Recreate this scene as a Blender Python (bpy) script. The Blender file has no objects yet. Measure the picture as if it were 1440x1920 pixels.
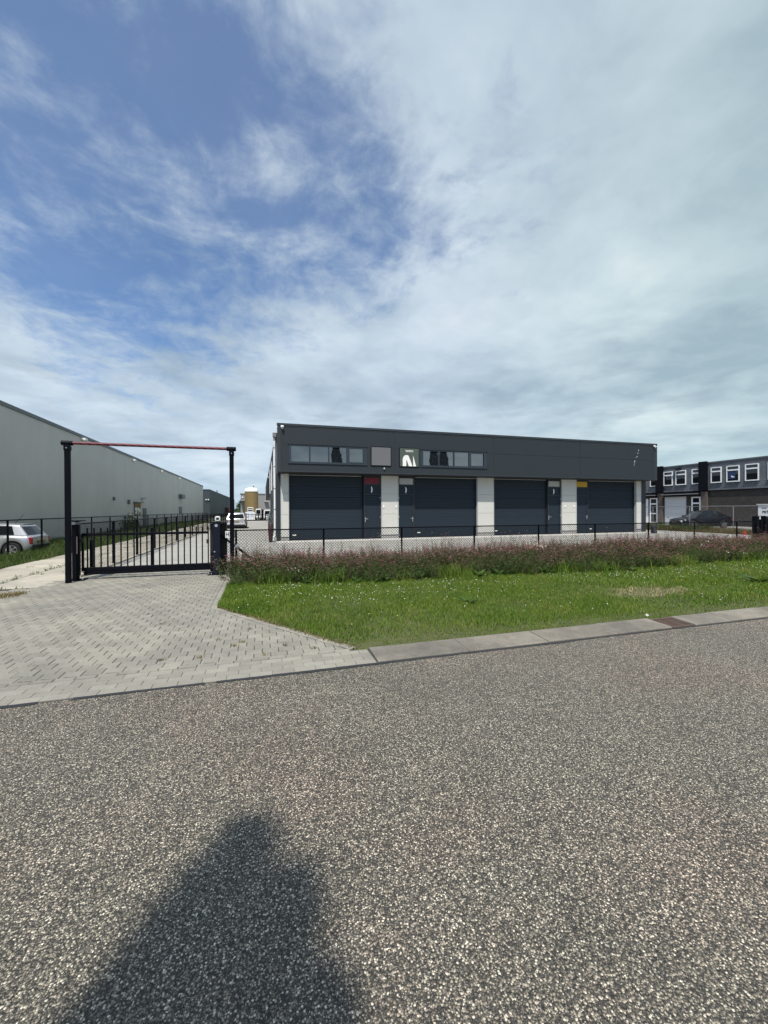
import bpy, math, random
import numpy as np
from mathutils import Vector, Matrix

random.seed(7)
rng = np.random.default_rng(7)
S = bpy.context.scene
C = S.collection
PI = math.pi

# ------------------------------------------------------------------ camera
# world: X runs along the dark building's front, Y runs away from the street, camera over the origin
H = 1.55
cd = bpy.data.cameras.new('camera')
cd.sensor_fit = 'HORIZONTAL'
cd.sensor_width = 36.0
cd.lens = 36.0 * 765.0 / 1440.0
cd.clip_start = 0.05
cd.clip_end = 6000
cam = bpy.data.objects.new('camera', cd)
C.objects.link(cam)
ya, pa, ra = math.radians(16.7), math.radians(-0.3), math.radians(0.24)
fwd = Vector((math.sin(ya) * math.cos(pa), math.cos(ya) * math.cos(pa), math.sin(pa)))
rt = Vector((math.cos(ya), -math.sin(ya), 0))
up = rt.cross(fwd)
R = rt * math.cos(ra) - up * math.sin(ra)
U = up * math.cos(ra) + rt * math.sin(ra)
mw = Matrix((R, U, -fwd)).transposed().to_4x4()
mw.translation = (0, 0, H)
cam.matrix_world = mw
S.camera = cam

# ------------------------------------------------------------------ exposure, sun, sky
S.view_settings.view_transform = 'Standard'
S.view_settings.look = 'None'
S.view_settings.gamma = 1
S.view_settings.use_curve_mapping = False
S.view_settings.exposure = 0.05
SUN_DIR = Vector((0.31, 0.72, -1.36)).normalized()          # the way the light travels
sd = bpy.data.lights.new('sun', 'SUN')
sd.energy = 5.0
sd.angle = math.radians(0.9)
sd.color = (1.0, 0.945, 0.86)
sun = bpy.data.objects.new('sun', sd)
C.objects.link(sun)
sun.rotation_euler = SUN_DIR.to_track_quat('-Z', 'Y').to_euler()
sun.location = (0, 0, 60)

W = bpy.data.worlds.new('World')
S.world = W
W.use_nodes = True
nt = W.node_tree
nt.nodes.clear()


class NT:
    """small helper to write node trees"""
    def __init__(s, tree): s.t = tree
    def n(s, typ, **kw):
        nd = s.t.nodes.new(typ)
        for k, v in kw.items():
            setattr(nd, k, v)
        return nd
    def l(s, a, b): s.t.links.new(a, b)
    def put(s, sock, v):
        if isinstance(v, bpy.types.NodeSocket): s.l(v, sock)
        else: sock.default_value = v
    def math(s, op, a, b=0.0, c=None, clamp=False):
        m = s.n('ShaderNodeMath', operation=op, use_clamp=clamp)
        s.put(m.inputs[0], a); s.put(m.inputs[1], b)
        if c is not None: s.put(m.inputs[2], c)
        return m.outputs[0]
    def vmath(s, op, a, b=(0, 0, 0)):
        m = s.n('ShaderNodeVectorMath', operation=op)
        s.put(m.inputs[0], a); s.put(m.inputs[1], b)
        return m.outputs['Value'] if op in ('DOT_PRODUCT', 'LENGTH', 'DISTANCE') else m.outputs['Vector']
    def noise(s, vec, scale, detail=4, rough=0.55, dist=0.0, col=False):
        m = s.n('ShaderNodeTexNoise')
        s.put(m.inputs['Vector'], vec)
        m.inputs['Scale'].default_value = scale
        m.inputs['Detail'].default_value = detail
        m.inputs['Roughness'].default_value = rough
        m.inputs['Distortion'].default_value = dist
        return m.outputs['Color' if col else 'Fac']
    def sstep(s, v, a, b, lo=0.0, hi=1.0):
        m = s.n('ShaderNodeMapRange', interpolation_type='SMOOTHSTEP')
        s.put(m.inputs[0], v)
        for i, q in ((1, a), (2, b), (3, lo), (4, hi)): m.inputs[i].default_value = q
        return m.outputs[0]
    def mix(s, f, a, b, blend='MIX'):
        m = s.n('ShaderNodeMix', data_type='RGBA', blend_type=blend)
        s.put(m.inputs[0], f)
        for k, v in ((6, a), (7, b)):
            if isinstance(v, (tuple, list)) and len(v) == 3: v = (*v, 1)
            s.put(m.inputs[k], v)
        return m.outputs[2]
    def ramp(s, f, stops, interp='LINEAR'):
        m = s.n('ShaderNodeValToRGB')
        m.color_ramp.interpolation = interp
        e = m.color_ramp.elements
        while len(e) < len(stops): e.new(0.5)
        for k, (p, c) in enumerate(stops):
            e[k].position = p
            e[k].color = (*c, 1) if len(c) == 3 else c
        s.put(m.inputs[0], f)
        return m.outputs[0]
    def sep(s, v):
        m = s.n('ShaderNodeSeparateXYZ'); s.put(m.inputs[0], v); return m.outputs
    def comb(s, x, y, z):
        m = s.n('ShaderNodeCombineXYZ')
        for i, q in enumerate((x, y, z)): s.put(m.inputs[i], q)
        return m.outputs[0]
    def bump(s, h, strength=0.5, dist=0.01):
        m = s.n('ShaderNodeBump')
        s.put(m.inputs['Height'], h)
        m.inputs['Strength'].default_value = strength
        m.inputs['Distance'].default_value = dist
        return m.outputs[0]


k = NT(nt)
tc = k.n('ShaderNodeTexCoord')
d = tc.outputs['Generated']
sky = k.n('ShaderNodeTexSky')
sky.sky_type = 'NISHITA'
sky.sun_disc = False
sky.sun_elevation = math.radians(60)
sky.sun_rotation = math.radians(203.3)
sky.air_density = 1.0
sky.dust_density = 0.2
sky.ozone_density = 5.0
dx, dy, dz = k.sep(d)
zc = k.math('ADD', k.math('MAXIMUM', dz, 0.0), 0.16)
P = k.comb(k.math('DIVIDE', dx, zc), k.math('DIVIDE', dy, zc), 0.0)
side = k.vmath('DOT_PRODUCT', d, tuple(rt))                       # -1 far left .. +1 far right of the street view
wob = k.noise(P, 2.2, 3, 0.5, col=True)
P2 = k.vmath('ADD', P, k.vmath('MULTIPLY', k.vmath('SUBTRACT', wob, (0.5, 0.5, 0.5)), (0.22, 0.22, 0)))
n_big = k.noise(P2, 1.25, 3, 0.5)
n_mid = k.noise(k.vmath('ADD', P2, (3.1, 8.2, 0)), 4.6, 7, 0.60)
n_fine = k.noise(k.vmath('MULTIPLY', P2, (1.3, 1.0, 1)), 13.0, 5, 0.62)
back = k.math('MULTIPLY', k.vmath('DOT_PRODUCT', d, tuple(fwd)), -1.0)
hump = k.math('MULTIPLY', k.math('MULTIPLY', k.sstep(dz, 0.36, 0.55), k.sstep(dz, 0.90, 0.64)), 0.42)
side2 = k.math('SUBTRACT', side, hump)
cov = k.math('ADD', k.math('MULTIPLY', k.sstep(side2, -0.60, 0.06), 0.46), k.math('MULTIPLY', k.sstep(dz, 0.42, 0.12), 0.40))
cov = k.math('ADD', cov, k.math('MULTIPLY', k.sstep(side, -0.54, -0.78), 0.24))
cov = k.math('SUBTRACT', cov, k.math('MULTIPLY', k.sstep(back, 0.2, 0.9), 0.42))
dens = k.math('ADD', k.math('MULTIPLY', n_big, 0.42), k.math('MULTIPLY', n_mid, 0.80))
dens = k.math('ADD', dens, k.math('MULTIPLY', n_fine, 0.26))
dens = k.math('ADD', dens, cov)
cl = k.sstep(dens, 0.66, 1.10)
cl = k.math('ADD', k.math('MULTIPLY', cl, 0.78), 0.14)
# body of the cloud: thick parts greyer, thin parts whiter
shade = k.math('ADD', k.math('MULTIPLY', k.noise(k.vmath('ADD', P2, (5, 1, 0)), 1.15, 5, 0.5), 0.62), k.math('MULTIPLY', k.noise(P2, 3.4, 6, 0.55), 0.38))
shade = k.math('SUBTRACT', shade, k.math('MULTIPLY', k.sstep(side, 0.10, 0.75), 0.06))
ccol = k.ramp(shade, [(0.34, (0.40, 0.49, 0.56)), (0.45, (0.54, 0.63, 0.69)), (0.56, (0.67, 0.75, 0.795)), (0.68, (0.84, 0.885, 0.905))])
ccol = k.mix(k.sstep(side, 0.05, 0.65), k.mix(1.0, ccol, (0.95, 0.985, 1.035), 'MULTIPLY'), k.mix(1.0, ccol, (0.93, 1.0, 0.965), 'MULTIPLY'))
# small dark clouds low over the horizon
low = k.noise(k.comb(k.math('MULTIPLY', side, 5.2), k.math('MULTIPLY', dz, 17.0), k.math('MULTIPLY', dy, 1.5)), 1.0, 5, 0.55)
lowm = k.math('MULTIPLY', k.sstep(low, 0.53, 0.68), k.math('MULTIPLY', k.sstep(dz, 0.06, 0.16), k.sstep(dz, 0.46, 0.24)))
ccol = k.mix(k.math('MULTIPLY', lowm, 0.45), ccol, (0.33, 0.415, 0.475))
ccol = k.mix(k.math('MULTIPLY', k.sstep(dz, 0.13, 0.0), 0.55), ccol, (0.46, 0.61, 0.75))
b1 = k.n('ShaderNodeBackground'); k.l(k.mix(1.0, sky.outputs[0], (0.76, 0.96, 1.13), 'MULTIPLY'), b1.inputs[0]); b1.inputs[1].default_value = 0.124
b2 = k.n('ShaderNodeBackground'); k.l(ccol, b2.inputs[0]); b2.inputs[1].default_value = 1.0
mx = k.n('ShaderNodeMixShader')
k.l(cl, mx.inputs[0]); k.l(b1.outputs[0], mx.inputs[1]); k.l(b2.outputs[0], mx.inputs[2])
wo = k.n('ShaderNodeOutputWorld')
k.l(mx.outputs[0], wo.inputs[0])


# ------------------------------------------------------------------ materials
def new_mat(name):
    m = bpy.data.materials.new(name)
    m.use_nodes = True
    t = m.node_tree
    b = t.nodes.get('Principled BSDF')
    return m, NT(t), b


def mat(name, col, rough=0.6, metal=0.0, var=0.12, vscale=3.0, bump=0.0, bscale=60.0, spec=0.5, island=0.0, dirt=0.0, coat=0.0):
    """plain surface: base colour with cloudy variation, optional grain, per-piece variation and dirt"""
    m, q, b = new_mat(name)
    geo = q.n('ShaderNodeNewGeometry')
    pos = geo.outputs['Position']
    n = q.noise(pos, vscale, 5, 0.6)
    f = q.math('MULTIPLY_ADD', q.math('SUBTRACT', n, 0.5), 2 * var, 1.0)
    if island:
        f = q.math('ADD', f, q.math('MULTIPLY', q.math('SUBTRACT', geo.outputs['Random Per Island'], 0.5), 2 * island))
    c = q.mix(1.0, col, q.comb(f, f, f), 'MULTIPLY')
    if dirt:
        dn = q.sstep(q.noise(pos, 1.3, 7, 0.7, 0.6), 0.50, 0.72)
        c = q.mix(q.math('MULTIPLY', dn, dirt), c, tuple(0.45 * v + 0.02 for v in col))
    q.l(c, b.inputs['Base Color'])
    b.inputs['Roughness'].default_value = rough
    b.inputs['Metallic'].default_value = metal
    b.inputs['Specular IOR Level'].default_value = spec
    b.inputs['Coat Weight'].default_value = coat
    b.inputs['Coat Roughness'].default_value = 0.05
    if bump:
        q.l(q.bump(q.noise(pos, bscale, 4, 0.6), bump, 0.01), b.inputs['Normal'])
    return m


def asphalt_mat():
    m, q, b = new_mat('asphalt_chippings')
    geo = q.n('ShaderNodeNewGeometry')
    pos = geo.outputs['Position']
    pos = q.vmath('MULTIPLY', pos, (1, 1, 0))
    def vor(scale, feature='F1'):
        v = q.n('ShaderNodeTexVoronoi', feature=feature)
        q.put(v.inputs['Vector'], pos)
        v.inputs['Scale'].default_value = scale
        return v
    jig = q.vmath('MULTIPLY', q.vmath('SUBTRACT', q.noise(pos, 160, 2, 0.5, col=True), (0.5, 0.5, 0.5)), (0.006, 0.006, 0))
    pos = q.vmath('ADD', pos, jig)
    v1 = vor(142); v2 = vor(240)
    r1 = q.sep(v1.outputs['Color']); r2 = q.sep(v2.outputs['Color'])
    tint = q.noise(pos, 0.55, 5, 0.6, 0.3)
    tint2 = q.noise(q.vmath('ADD', pos, (31, 7, 0)), 1.7, 4, 0.6)
    base = q.mix(q.sstep(tint, 0.40, 0.66), (0.104, 0.106, 0.094), (0.136, 0.112, 0.100))
    # chip tones: mostly dark greys, some warm, some nearly white
    chip = q.ramp(r1[0], [(0.0, (0.034, 0.033, 0.030)), (0.26, (0.105, 0.097, 0.084)), (0.48, (0.190, 0.169, 0.142)), (0.70, (0.285, 0.252, 0.210)), (0.88, (0.46, 0.42, 0.355)), (1.0, (0.74, 0.69, 0.60))])
    chip = q.mix(0.45, chip, q.mix(1.0, chip, q.mix(1.0, base, (9, 9, 9), 'MULTIPLY'), 'MULTIPLY'))
    small = q.ramp(r2[1], [(0.0, (0.024, 0.024, 0.023)), (0.6, (0.085, 0.079, 0.069)), (0.85, (0.20, 0.18, 0.155)), (1.0, (0.55, 0.51, 0.44))])
    pick = q.sstep(r1[1], 0.30, 0.36)
    c = q.mix(pick, small, chip)
    gap = q.sstep(v1.outputs['Distance'], 0.42, 0.66)
    c = q.mix(q.math('MULTIPLY', gap, 0.75), c, (0.022, 0.022, 0.021))
    f = q.math('MULTIPLY_ADD', q.math('SUBTRACT', tint2, 0.5), 0.42, 1.06)
    c = q.mix(1.0, c, q.comb(f, f, f), 'MULTIPLY')
    c = q.mix(1.0, c, (1.08, 1.065, 1.04), 'MULTIPLY')
    q.l(c, b.inputs['Base Color'])
    b.inputs['Roughness'].default_value = 0.62
    b.inputs['Specular IOR Level'].default_value = 0.35
    h = q.math('SUBTRACT', q.math('ADD', 1.0, q.math('MULTIPLY', r1[2], 0.6)), v1.outputs['Distance'])
    q.l(q.bump(h, 0.9, 0.006), b.inputs['Normal'])
    return m


def paver_mat(name, col, col2, joints=None, mottle=0.30, speck=0.44):
    """concrete paving: each stone its own tone, speckle, soft stains; joints=(w,h) adds a bond pattern for far surfaces"""
    m, q, b = new_mat(name)
    geo = q.n('ShaderNodeNewGeometry')
    pos = geo.outputs['Position']
    r = geo.outputs['Random Per Island']
    oi = q.n('ShaderNodeObjectInfo')
    r = q.math('FRACT', q.math('ADD', r, oi.outputs['Random']))
    big = q.noise(pos, 0.8, 5, 0.6, 0.3)
    c = q.mix(q.sstep(big, 0.35, 0.68), col, col2)
    f = q.math('MULTIPLY_ADD', r, 0.22, 0.89)
    f = q.math('MULTIPLY', f, q.math('MULTIPLY_ADD', q.noise(pos, 95, 3, 0.7), speck * 2, 1 - speck))
    f = q.math('MULTIPLY', f, q.math('MULTIPLY_ADD', q.noise(pos, 5, 6, 0.7), mottle * 1.6, 1 - mottle * 0.8))
    h = q.noise(pos, 140, 3, 0.6)
    if joints:
        br = q.n('ShaderNodeTexBrick')
        q.put(br.inputs['Vector'], pos)
        br.inputs['Scale'].default_value = 1.0
        br.inputs['Brick Width'].default_value = joints[0]
        br.inputs['Row Height'].default_value = joints[1]
        br.inputs['Mortar Size'].default_value = 0.006
        br.inputs['Mortar Smooth'].default_value = 0.3
        br.inputs['Color1'].default_value = (0.94, 0.94, 0.94, 1)
        br.inputs['Color2'].default_value = (1.05, 1.05, 1.05, 1)
        br.inputs['Mortar'].default_value = (0.62, 0.62, 0.6, 1)
        c = q.mix(1.0, c, br.outputs['Color'], 'MULTIPLY')
    c = q.mix(1.0, c, q.comb(f, f, f), 'MULTIPLY')
    spots = q.sstep(q.noise(pos, 14, 3, 0.7), 0.66, 0.76)
    c = q.mix(q.math('MULTIPLY', spots, 0.35), c, (0.11, 0.10, 0.08))
    q.l(c, b.inputs['Base Color'])
    b.inputs['Roughness'].default_value = 0.85
    b.inputs['Specular IOR Level'].default_value = 0.25
    q.l(q.bump(h, 0.35, 0.004), b.inputs['Normal'])
    return m


def leaf_mat(name, stops, rough=0.55, trans=0.35, dry=None):
    """foliage: colour per leaf from a ramp, a little light through it; dry=(x,y,rx,ry) adds a parched patch"""
    m, q, b = new_mat(name)
    geo = q.n('ShaderNodeNewGeometry')
    r = geo.outputs['Random Per Island']
    pos = geo.outputs['Position']
    v = q.math('ADD', q.math('MULTIPLY', r, 0.62), q.math('MULTIPLY', q.noise(pos, 1.3, 5, 0.65), 0.95))
    v = q.math('SUBTRACT', v, 0.29)
    c = q.ramp(v, stops)
    if dry:
        dd = q.vmath('LENGTH', q.vmath('DIVIDE', q.vmath('SUBTRACT', q.vmath('MULTIPLY', pos, (1, 1, 0)), (dry[0], dry[1], 0)), (dry[2], dry[3], 1)))
        dd = q.math('ADD', dd, q.math('MULTIPLY', q.math('SUBTRACT', q.noise(pos, 4.5, 3, 0.6), 0.5), 1.6))
        mk = q.math('MULTIPLY', q.sstep(dd, 1.0, 0.55), q.sstep(r, 0.12, 0.4))
        c = q.mix(mk, c, (0.50, 0.42, 0.26))
    q.l(c, b.inputs['Base Color'])
    b.inputs['Roughness'].default_value = rough
    b.inputs['Specular IOR Level'].default_value = 0.3
    if trans:
        tr = q.n('ShaderNodeBsdfTranslucent')
        q.l(q.mix(1.0, c, (1.25, 1.2, 0.75), 'MULTIPLY'), tr.inputs[0])
        ms = q.n('ShaderNodeMixShader')
        ms.inputs[0].default_value = trans
        q.l(b.outputs[0], ms.inputs[1]); q.l(tr.outputs[0], ms.inputs[2])
        out = [n for n in m.node_tree.nodes if n.type == 'OUTPUT_MATERIAL'][0]
        q.l(ms.outputs[0], out.inputs[0])
    return m


def glass_mat(name, tint=(0.03, 0.04, 0.05), rough=0.02, ior=1.9):
    m, q, b = new_mat(name)
    b.inputs['Base Color'].default_value = (*tint, 1)
    b.inputs['Roughness'].default_value = rough
    b.inputs['Specular IOR Level'].default_value = 0.5
    b.inputs['IOR'].default_value = ior
    geo = q.n('ShaderNodeNewGeometry')
    q.l(q.bump(q.noise(geo.outputs['Position'], 1.1, 2, 0.5), 0.05, 0.05), b.inputs['Normal'])
    return m


def wall_mat(name, col, width=1.0, axis=1):
    """metal cladding with faint upright seams, rain marks and scuffs"""
    m, q, b = new_mat(name)
    geo = q.n('ShaderNodeNewGeometry')
    pos = geo.outputs['Position']
    a = q.sep(pos)[axis]
    fr = q.math('FRACT', q.math('DIVIDE', a, width))
    seam = q.math('MULTIPLY', q.sstep(fr, 0.0, 0.02, 1, 0), 0.10)
    n = q.noise(q.vmath('MULTIPLY', pos, (0.9, 0.9, 0.10)), 1.2, 6, 0.65)
    n2 = q.noise(pos, 0.35, 5, 0.6, 1.0)
    f = q.math('ADD', q.math('MULTIPLY', n, 0.20), q.math('MULTIPLY', n2, 0.26))
    f = q.math('SUBTRACT', q.math('ADD', f, 0.77), seam)
    c = q.mix(1.0, col, q.comb(f, f, f), 'MULTIPLY')
    q.l(c, b.inputs['Base Color'])
    b.inputs['Roughness'].default_value = 0.55
    b.inputs['Specular IOR Level'].default_value = 0.35
    return m


def brick_mat(name):
    m, q, b = new_mat(name)
    geo = q.n('ShaderNodeNewGeometry')
    x, y, z = q.sep(geo.outputs['Position'])
    br = q.n('ShaderNodeTexBrick')
    q.put(br.inputs['Vector'], q.comb(q.math('ADD', x, y), z, 0))
    br.inputs['Scale'].default_value = 1
    br.inputs['Brick Width'].default_value = 0.21
    br.inputs['Row Height'].default_value = 0.062
    br.inputs['Mortar Size'].default_value = 0.006
    br.inputs['Color1'].default_value = (0.040, 0.034, 0.028, 1)
    br.inputs['Color2'].default_value = (0.020, 0.018, 0.017, 1)
    br.inputs['Mortar'].default_value = (0.045, 0.042, 0.038, 1)
    f = q.math('MULTIPLY_ADD', q.noise(geo.outputs['Position'], 2.0, 5, 0.6), 1.0, 0.5)
    q.l(q.mix(1.0, br.outputs['Color'], q.comb(f, f, f), 'MULTIPLY'), b.inputs['Base Color'])
    b.inputs['Roughness'].default_value = 0.85
    q.l(q.bump(br.outputs['Fac'], 0.5, -0.006), b.inputs['Normal'])
    return m


def tile_mat(name):
    m, q, b = new_mat(name)
    geo = q.n('ShaderNodeNewGeometry')
    x, y, z = q.sep(geo.outputs['Position'])
    br = q.n('ShaderNodeTexBrick')
    q.put(br.inputs['Vector'], q.comb(q.math('ADD', x, y), z, 0))
    br.inputs['Scale'].default_value = 1
    br.inputs['Brick Width'].default_value = 0.30
    br.inputs['Row Height'].default_value = 0.20
    br.inputs['Mortar Size'].default_value = 0.008
    br.inputs['Color1'].default_value = (0.125, 0.135, 0.152, 1)
    br.inputs['Color2'].default_value = (0.092, 0.100, 0.114, 1)
    br.inputs['Mortar'].default_value = (0.035, 0.035, 0.04, 1)
    f = q.math('MULTIPLY_ADD', q.noise(geo.outputs['Position'], 1.1, 6, 0.65), 0.9, 0.55)
    q.l(q.mix(1.0, br.outputs['Color'], q.comb(f, f, f), 'MULTIPLY'), b.inputs['Base Color'])
    b.inputs['Roughness'].default_value = 0.7
    q.l(q.bump(br.outputs['Fac'], 0.6, -0.012), b.inputs['Normal'])
    return m


def striped_mat(name, c1, c2, period, twist):
    """tape wound round a bar: diagonal bands following the bar"""
    m, q, b = new_mat(name)
    x, y, z = q.sep(q.n('ShaderNodeNewGeometry').outputs['Position'])
    fr = q.math('FRACT', q.math('DIVIDE', q.math('ADD', x, q.math('MULTIPLY', q.math('ADD', z, y), twist)), period))
    c = q.mix(q.sstep(fr, 0.50, 0.53), c1, c2)
    q.l(c, b.inputs['Base Color'])
    b.inputs['Roughness'].default_value = 0.5
    return m


ASPH = asphalt_mat()
PAV = paver_mat('concrete_paver', (0.268, 0.252, 0.214), (0.205, 0.197, 0.172))
GUT = paver_mat('gutter_concrete', (0.272, 0.256, 0.218), (0.225, 0.215, 0.188))
KERB = paver_mat('kerb_concrete', (0.205, 0.185, 0.155), (0.125, 0.116, 0.100), mottle=0.6, speck=0.8)
SLAB = paver_mat('old_slab_concrete', (0.40, 0.370, 0.305), (0.315, 0.295, 0.248), mottle=0.45)
YARD = paver_mat('yard_paving_concrete', (0.385, 0.375, 0.345), (0.33, 0.325, 0.30), (0.21, 0.105))
LOT = paver_mat('car_park_concrete', (0.40, 0.39, 0.37), (0.35, 0.345, 0.33), (0.3, 0.3))
SAND = mat('joint_sand', (0.060, 0.055, 0.045), 0.95, var=0.4, vscale=5, bump=0.4, bscale=200)
BITUMEN = mat('bitumen_seal', (0.024, 0.024, 0.026), 0.55, var=0.3, vscale=20, bump=0.5, bscale=120)
SOIL = mat('soil', (0.075, 0.080, 0.030), 0.95, var=0.4, vscale=4, bump=0.8, bscale=40)
FIELD = mat('rough_field', (0.07, 0.085, 0.035), 0.95, var=0.35, vscale=0.4, bump=0.5, bscale=8)
GRASS = leaf_mat('grass_blade', [(0.0, (0.040, 0.086, 0.010)), (0.34, (0.096, 0.186, 0.018)), (0.62, (0.160, 0.242, 0.030)), (0.86, (0.240, 0.256, 0.064)), (1.0, (0.36, 0.31, 0.14))], dry=(6.75, 5.75, 1.0, 0.44))
WILD = leaf_mat('wild_grass_blade', [(0.0, (0.032, 0.065, 0.012)), (0.5, (0.065, 0.115, 0.025)), (0.85, (0.13, 0.15, 0.05)), (1.0, (0.24, 0.21, 0.10))])
DRYG = leaf_mat('dry_grass_blade', [(0.0, (0.07, 0.09, 0.03)), (0.35, (0.17, 0.15, 0.07)), (0.7, (0.26, 0.20, 0.11)), (1.0, (0.36, 0.27, 0.16))])
LEAF = leaf_mat('spirea_leaf', [(0.0, (0.024, 0.058, 0.011)), (0.5, (0.058, 0.118, 0.024)), (0.85, (0.105, 0.158, 0.042)), (1.0, (0.16, 0.18, 0.06))])
TIP = leaf_mat('bronze_tip_leaf', [(0.0, (0.070, 0.066, 0.034)), (0.5, (0.120, 0.095, 0.060)), (1.0, (0.200, 0.145, 0.105))], trans=0.3)
BLOOM = leaf_mat('faded_pink_bloom', [(0.0, (0.125, 0.066, 0.060)), (0.4, (0.25, 0.110, 0.128)), (0.75, (0.42, 0.165, 0.230)), (1.0, (0.58, 0.29, 0.37))], trans=0.25)
HOTBLOOM = leaf_mat('fresh_pink_bloom', [(0.0, (0.30, 0.06, 0.12)), (0.6, (0.46, 0.12, 0.22)), (1.0, (0.6, 0.28, 0.36))], trans=0.25)
WHITEF = mat('white_petal', (0.80, 0.80, 0.74), 0.6, var=0.05)
YELLOWF = mat('yellow_petal', (0.75, 0.62, 0.18), 0.6, var=0.05)
BROADL = leaf_mat('broad_weed_leaf', [(0.0, (0.035, 0.085, 0.015)), (0.6, (0.062, 0.13, 0.026)), (1.0, (0.11, 0.17, 0.05))])
CONIFER = leaf_mat('conifer_spray', [(0.0, (0.014, 0.028, 0.014)), (0.6, (0.026, 0.050, 0.022)), (1.0, (0.05, 0.075, 0.03))], trans=0.1)
TREEL = leaf_mat('far_tree_leaf', [(0.0, (0.022, 0.05, 0.016)), (0.6, (0.04, 0.085, 0.025)), (1.0, (0.075, 0.11, 0.04))], trans=0.2)
BARK = mat('bark', (0.07, 0.055, 0.045), 0.9, var=0.3, vscale=8, bump=0.6, bscale=30)
STEM = mat('stem', (0.10, 0.065, 0.04), 0.8)

FASC = mat('fascia_sheet', (0.027, 0.034, 0.040), 0.60, var=0.10, vscale=0.6, spec=0.25)
FASC2 = mat('fascia_trim', (0.024, 0.030, 0.036), 0.5, var=0.08, vscale=1.2)
DARK = mat('dark_recess', (0.012, 0.013, 0.015), 0.7)
DOOR = mat('door_sheet', (0.017, 0.026, 0.037), 0.5, var=0.10, vscale=1.0, spec=0.22)
DOORF = mat('door_frame', (0.016, 0.021, 0.027), 0.45)
PIL = mat('white_cladding', (0.53, 0.52, 0.48), 0.55, var=0.06, vscale=1.5, bump=0.15, bscale=35, dirt=0.15)
PILT = mat('pillar_trim', (0.44, 0.45, 0.44), 0.5)
PLINTH = mat('plinth_concrete', (0.30, 0.295, 0.28), 0.85, var=0.15)
WINF = mat('window_frame', (0.028, 0.036, 0.050), 0.4)
GLASS = glass_mat('window_glass', (0.012, 0.015, 0.02), 0.015, 2.9)
GLASSD = glass_mat('dark_window_glass', (0.010, 0.012, 0.015), 0.03, 1.6)
CARGL = glass_mat('car_glass', (0.006, 0.008, 0.009), 0.03, 1.42)
STEEL = mat('galvanised_steel', (0.58, 0.60, 0.62), 0.38, 0.85, var=0.15, vscale=6)
ZINC = mat('zinc_pipe', (0.80, 0.81, 0.82), 0.4, 0.15, var=0.08, vscale=4)
GALV = mat('grey_fence_tube', (0.25, 0.26, 0.27), 0.5, 0.4)
BLACKM = mat('black_coated_steel', (0.0028, 0.0034, 0.0065), 0.5, var=0.2, vscale=5, spec=0.10)
BLACKP = mat('black_plastic', (0.012, 0.012, 0.013), 0.55)
WHITEP = mat('white_plastic', (0.78, 0.78, 0.76), 0.4)
RED = mat('red_panel', (0.16, 0.006, 0.022), 0.45)
GREYP = mat('grey_panel', (0.40, 0.40, 0.38), 0.5)
YELLOW = mat('yellow_panel', (0.52, 0.30, 0.012), 0.5)
SIGNG = mat('blank_sign_face', (0.135, 0.132, 0.138), 0.5, var=0.03, vscale=2)
SIGND = mat('dark_green_sign_face', (0.070, 0.088, 0.074), 0.5, var=0.05, vscale=2)
PRINT = mat('white_print', (0.80, 0.79, 0.75), 0.6, var=0.25, vscale=22)
INK = mat('black_print', (0.012, 0.012, 0.012), 0.6)
TAPE = striped_mat('red_black_tape', (0.22, 0.010, 0.032), (0.014, 0.014, 0.016), 0.165, 2.2)
REFL = mat('red_white_reflector', (0.52, 0.30, 0.30), 0.3)
RUST = mat('rusty_iron', (0.090, 0.058, 0.044), 0.75, var=0.35, vscale=25, bump=0.4, bscale=90)
WHWALL = wall_mat('warehouse_cladding', (0.490, 0.475, 0.455), 1.1, 1)
WHTRIM = mat('warehouse_trim', (0.10, 0.115, 0.125), 0.5)
WH2 = wall_mat('dark_cladding', (0.050, 0.064, 0.072), 0.9, 1)
BRICK = brick_mat('dark_brick')
TILES = tile_mat('slate_tile')
BLACKT = mat('black_pilaster', (0.004, 0.0045, 0.008), 0.55, spec=0.12)
WHITEW = mat('white_window_frame', (0.80, 0.81, 0.81), 0.4, var=0.04)
WDOOR = mat('white_garage_sheet', (0.50, 0.52, 0.53), 0.45, var=0.06)
REDBR = mat('red_brick_far', (0.10, 0.045, 0.04), 0.85, var=0.2, vscale=2)
SILO = mat('tan_silo', (0.215, 0.150, 0.060), 0.6, var=0.25, vscale=0.8)
DOME = mat('white_dome', (0.82, 0.82, 0.80), 0.5)
GREYC = wall_mat('grey_cladding', (0.255, 0.250, 0.250), 0.6, 0)
SILVER = mat('silver_paint', (0.48, 0.49, 0.51), 0.32, 0.55, var=0.03, coat=0.6)
BLACKC = mat('black_paint', (0.004, 0.005, 0.009), 0.3, 0.0, var=0.03, spec=0.2, coat=0.12)
NAVY = mat('navy_paint', (0.010, 0.015, 0.03), 0.2, 0.0, var=0.03, coat=0.9)
WHITEC = mat('white_paint', (0.76, 0.77, 0.78), 0.3, var=0.03, coat=0.5)
TYRE = mat('tyre_rubber', (0.014, 0.014, 0.014), 0.85)
ALLOY = mat('alloy_rim', (0.62, 0.63, 0.64), 0.3, 0.85)
DARKRIM = mat('dull_rim', (0.20, 0.20, 0.21), 0.4, 0.6)
TAIL = mat('tail_lamp', (0.28, 0.008, 0.020), 0.2, coat=0.6)
HEAD = mat('head_lamp', (0.72, 0.75, 0.78), 0.12, 0.4, coat=0.8)
PLATE = mat('number_plate', (0.22, 0.18, 0.06), 0.5)
CONER = mat('cone_red', (0.50, 0.028, 0.020), 0.5)
BLUEP = mat('blue_poster', (0.012, 0.030, 0.095), 0.5)
MAROON = mat('maroon_black_post', (0.035, 0.014, 0.018), 0.5, var=0.2)


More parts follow.
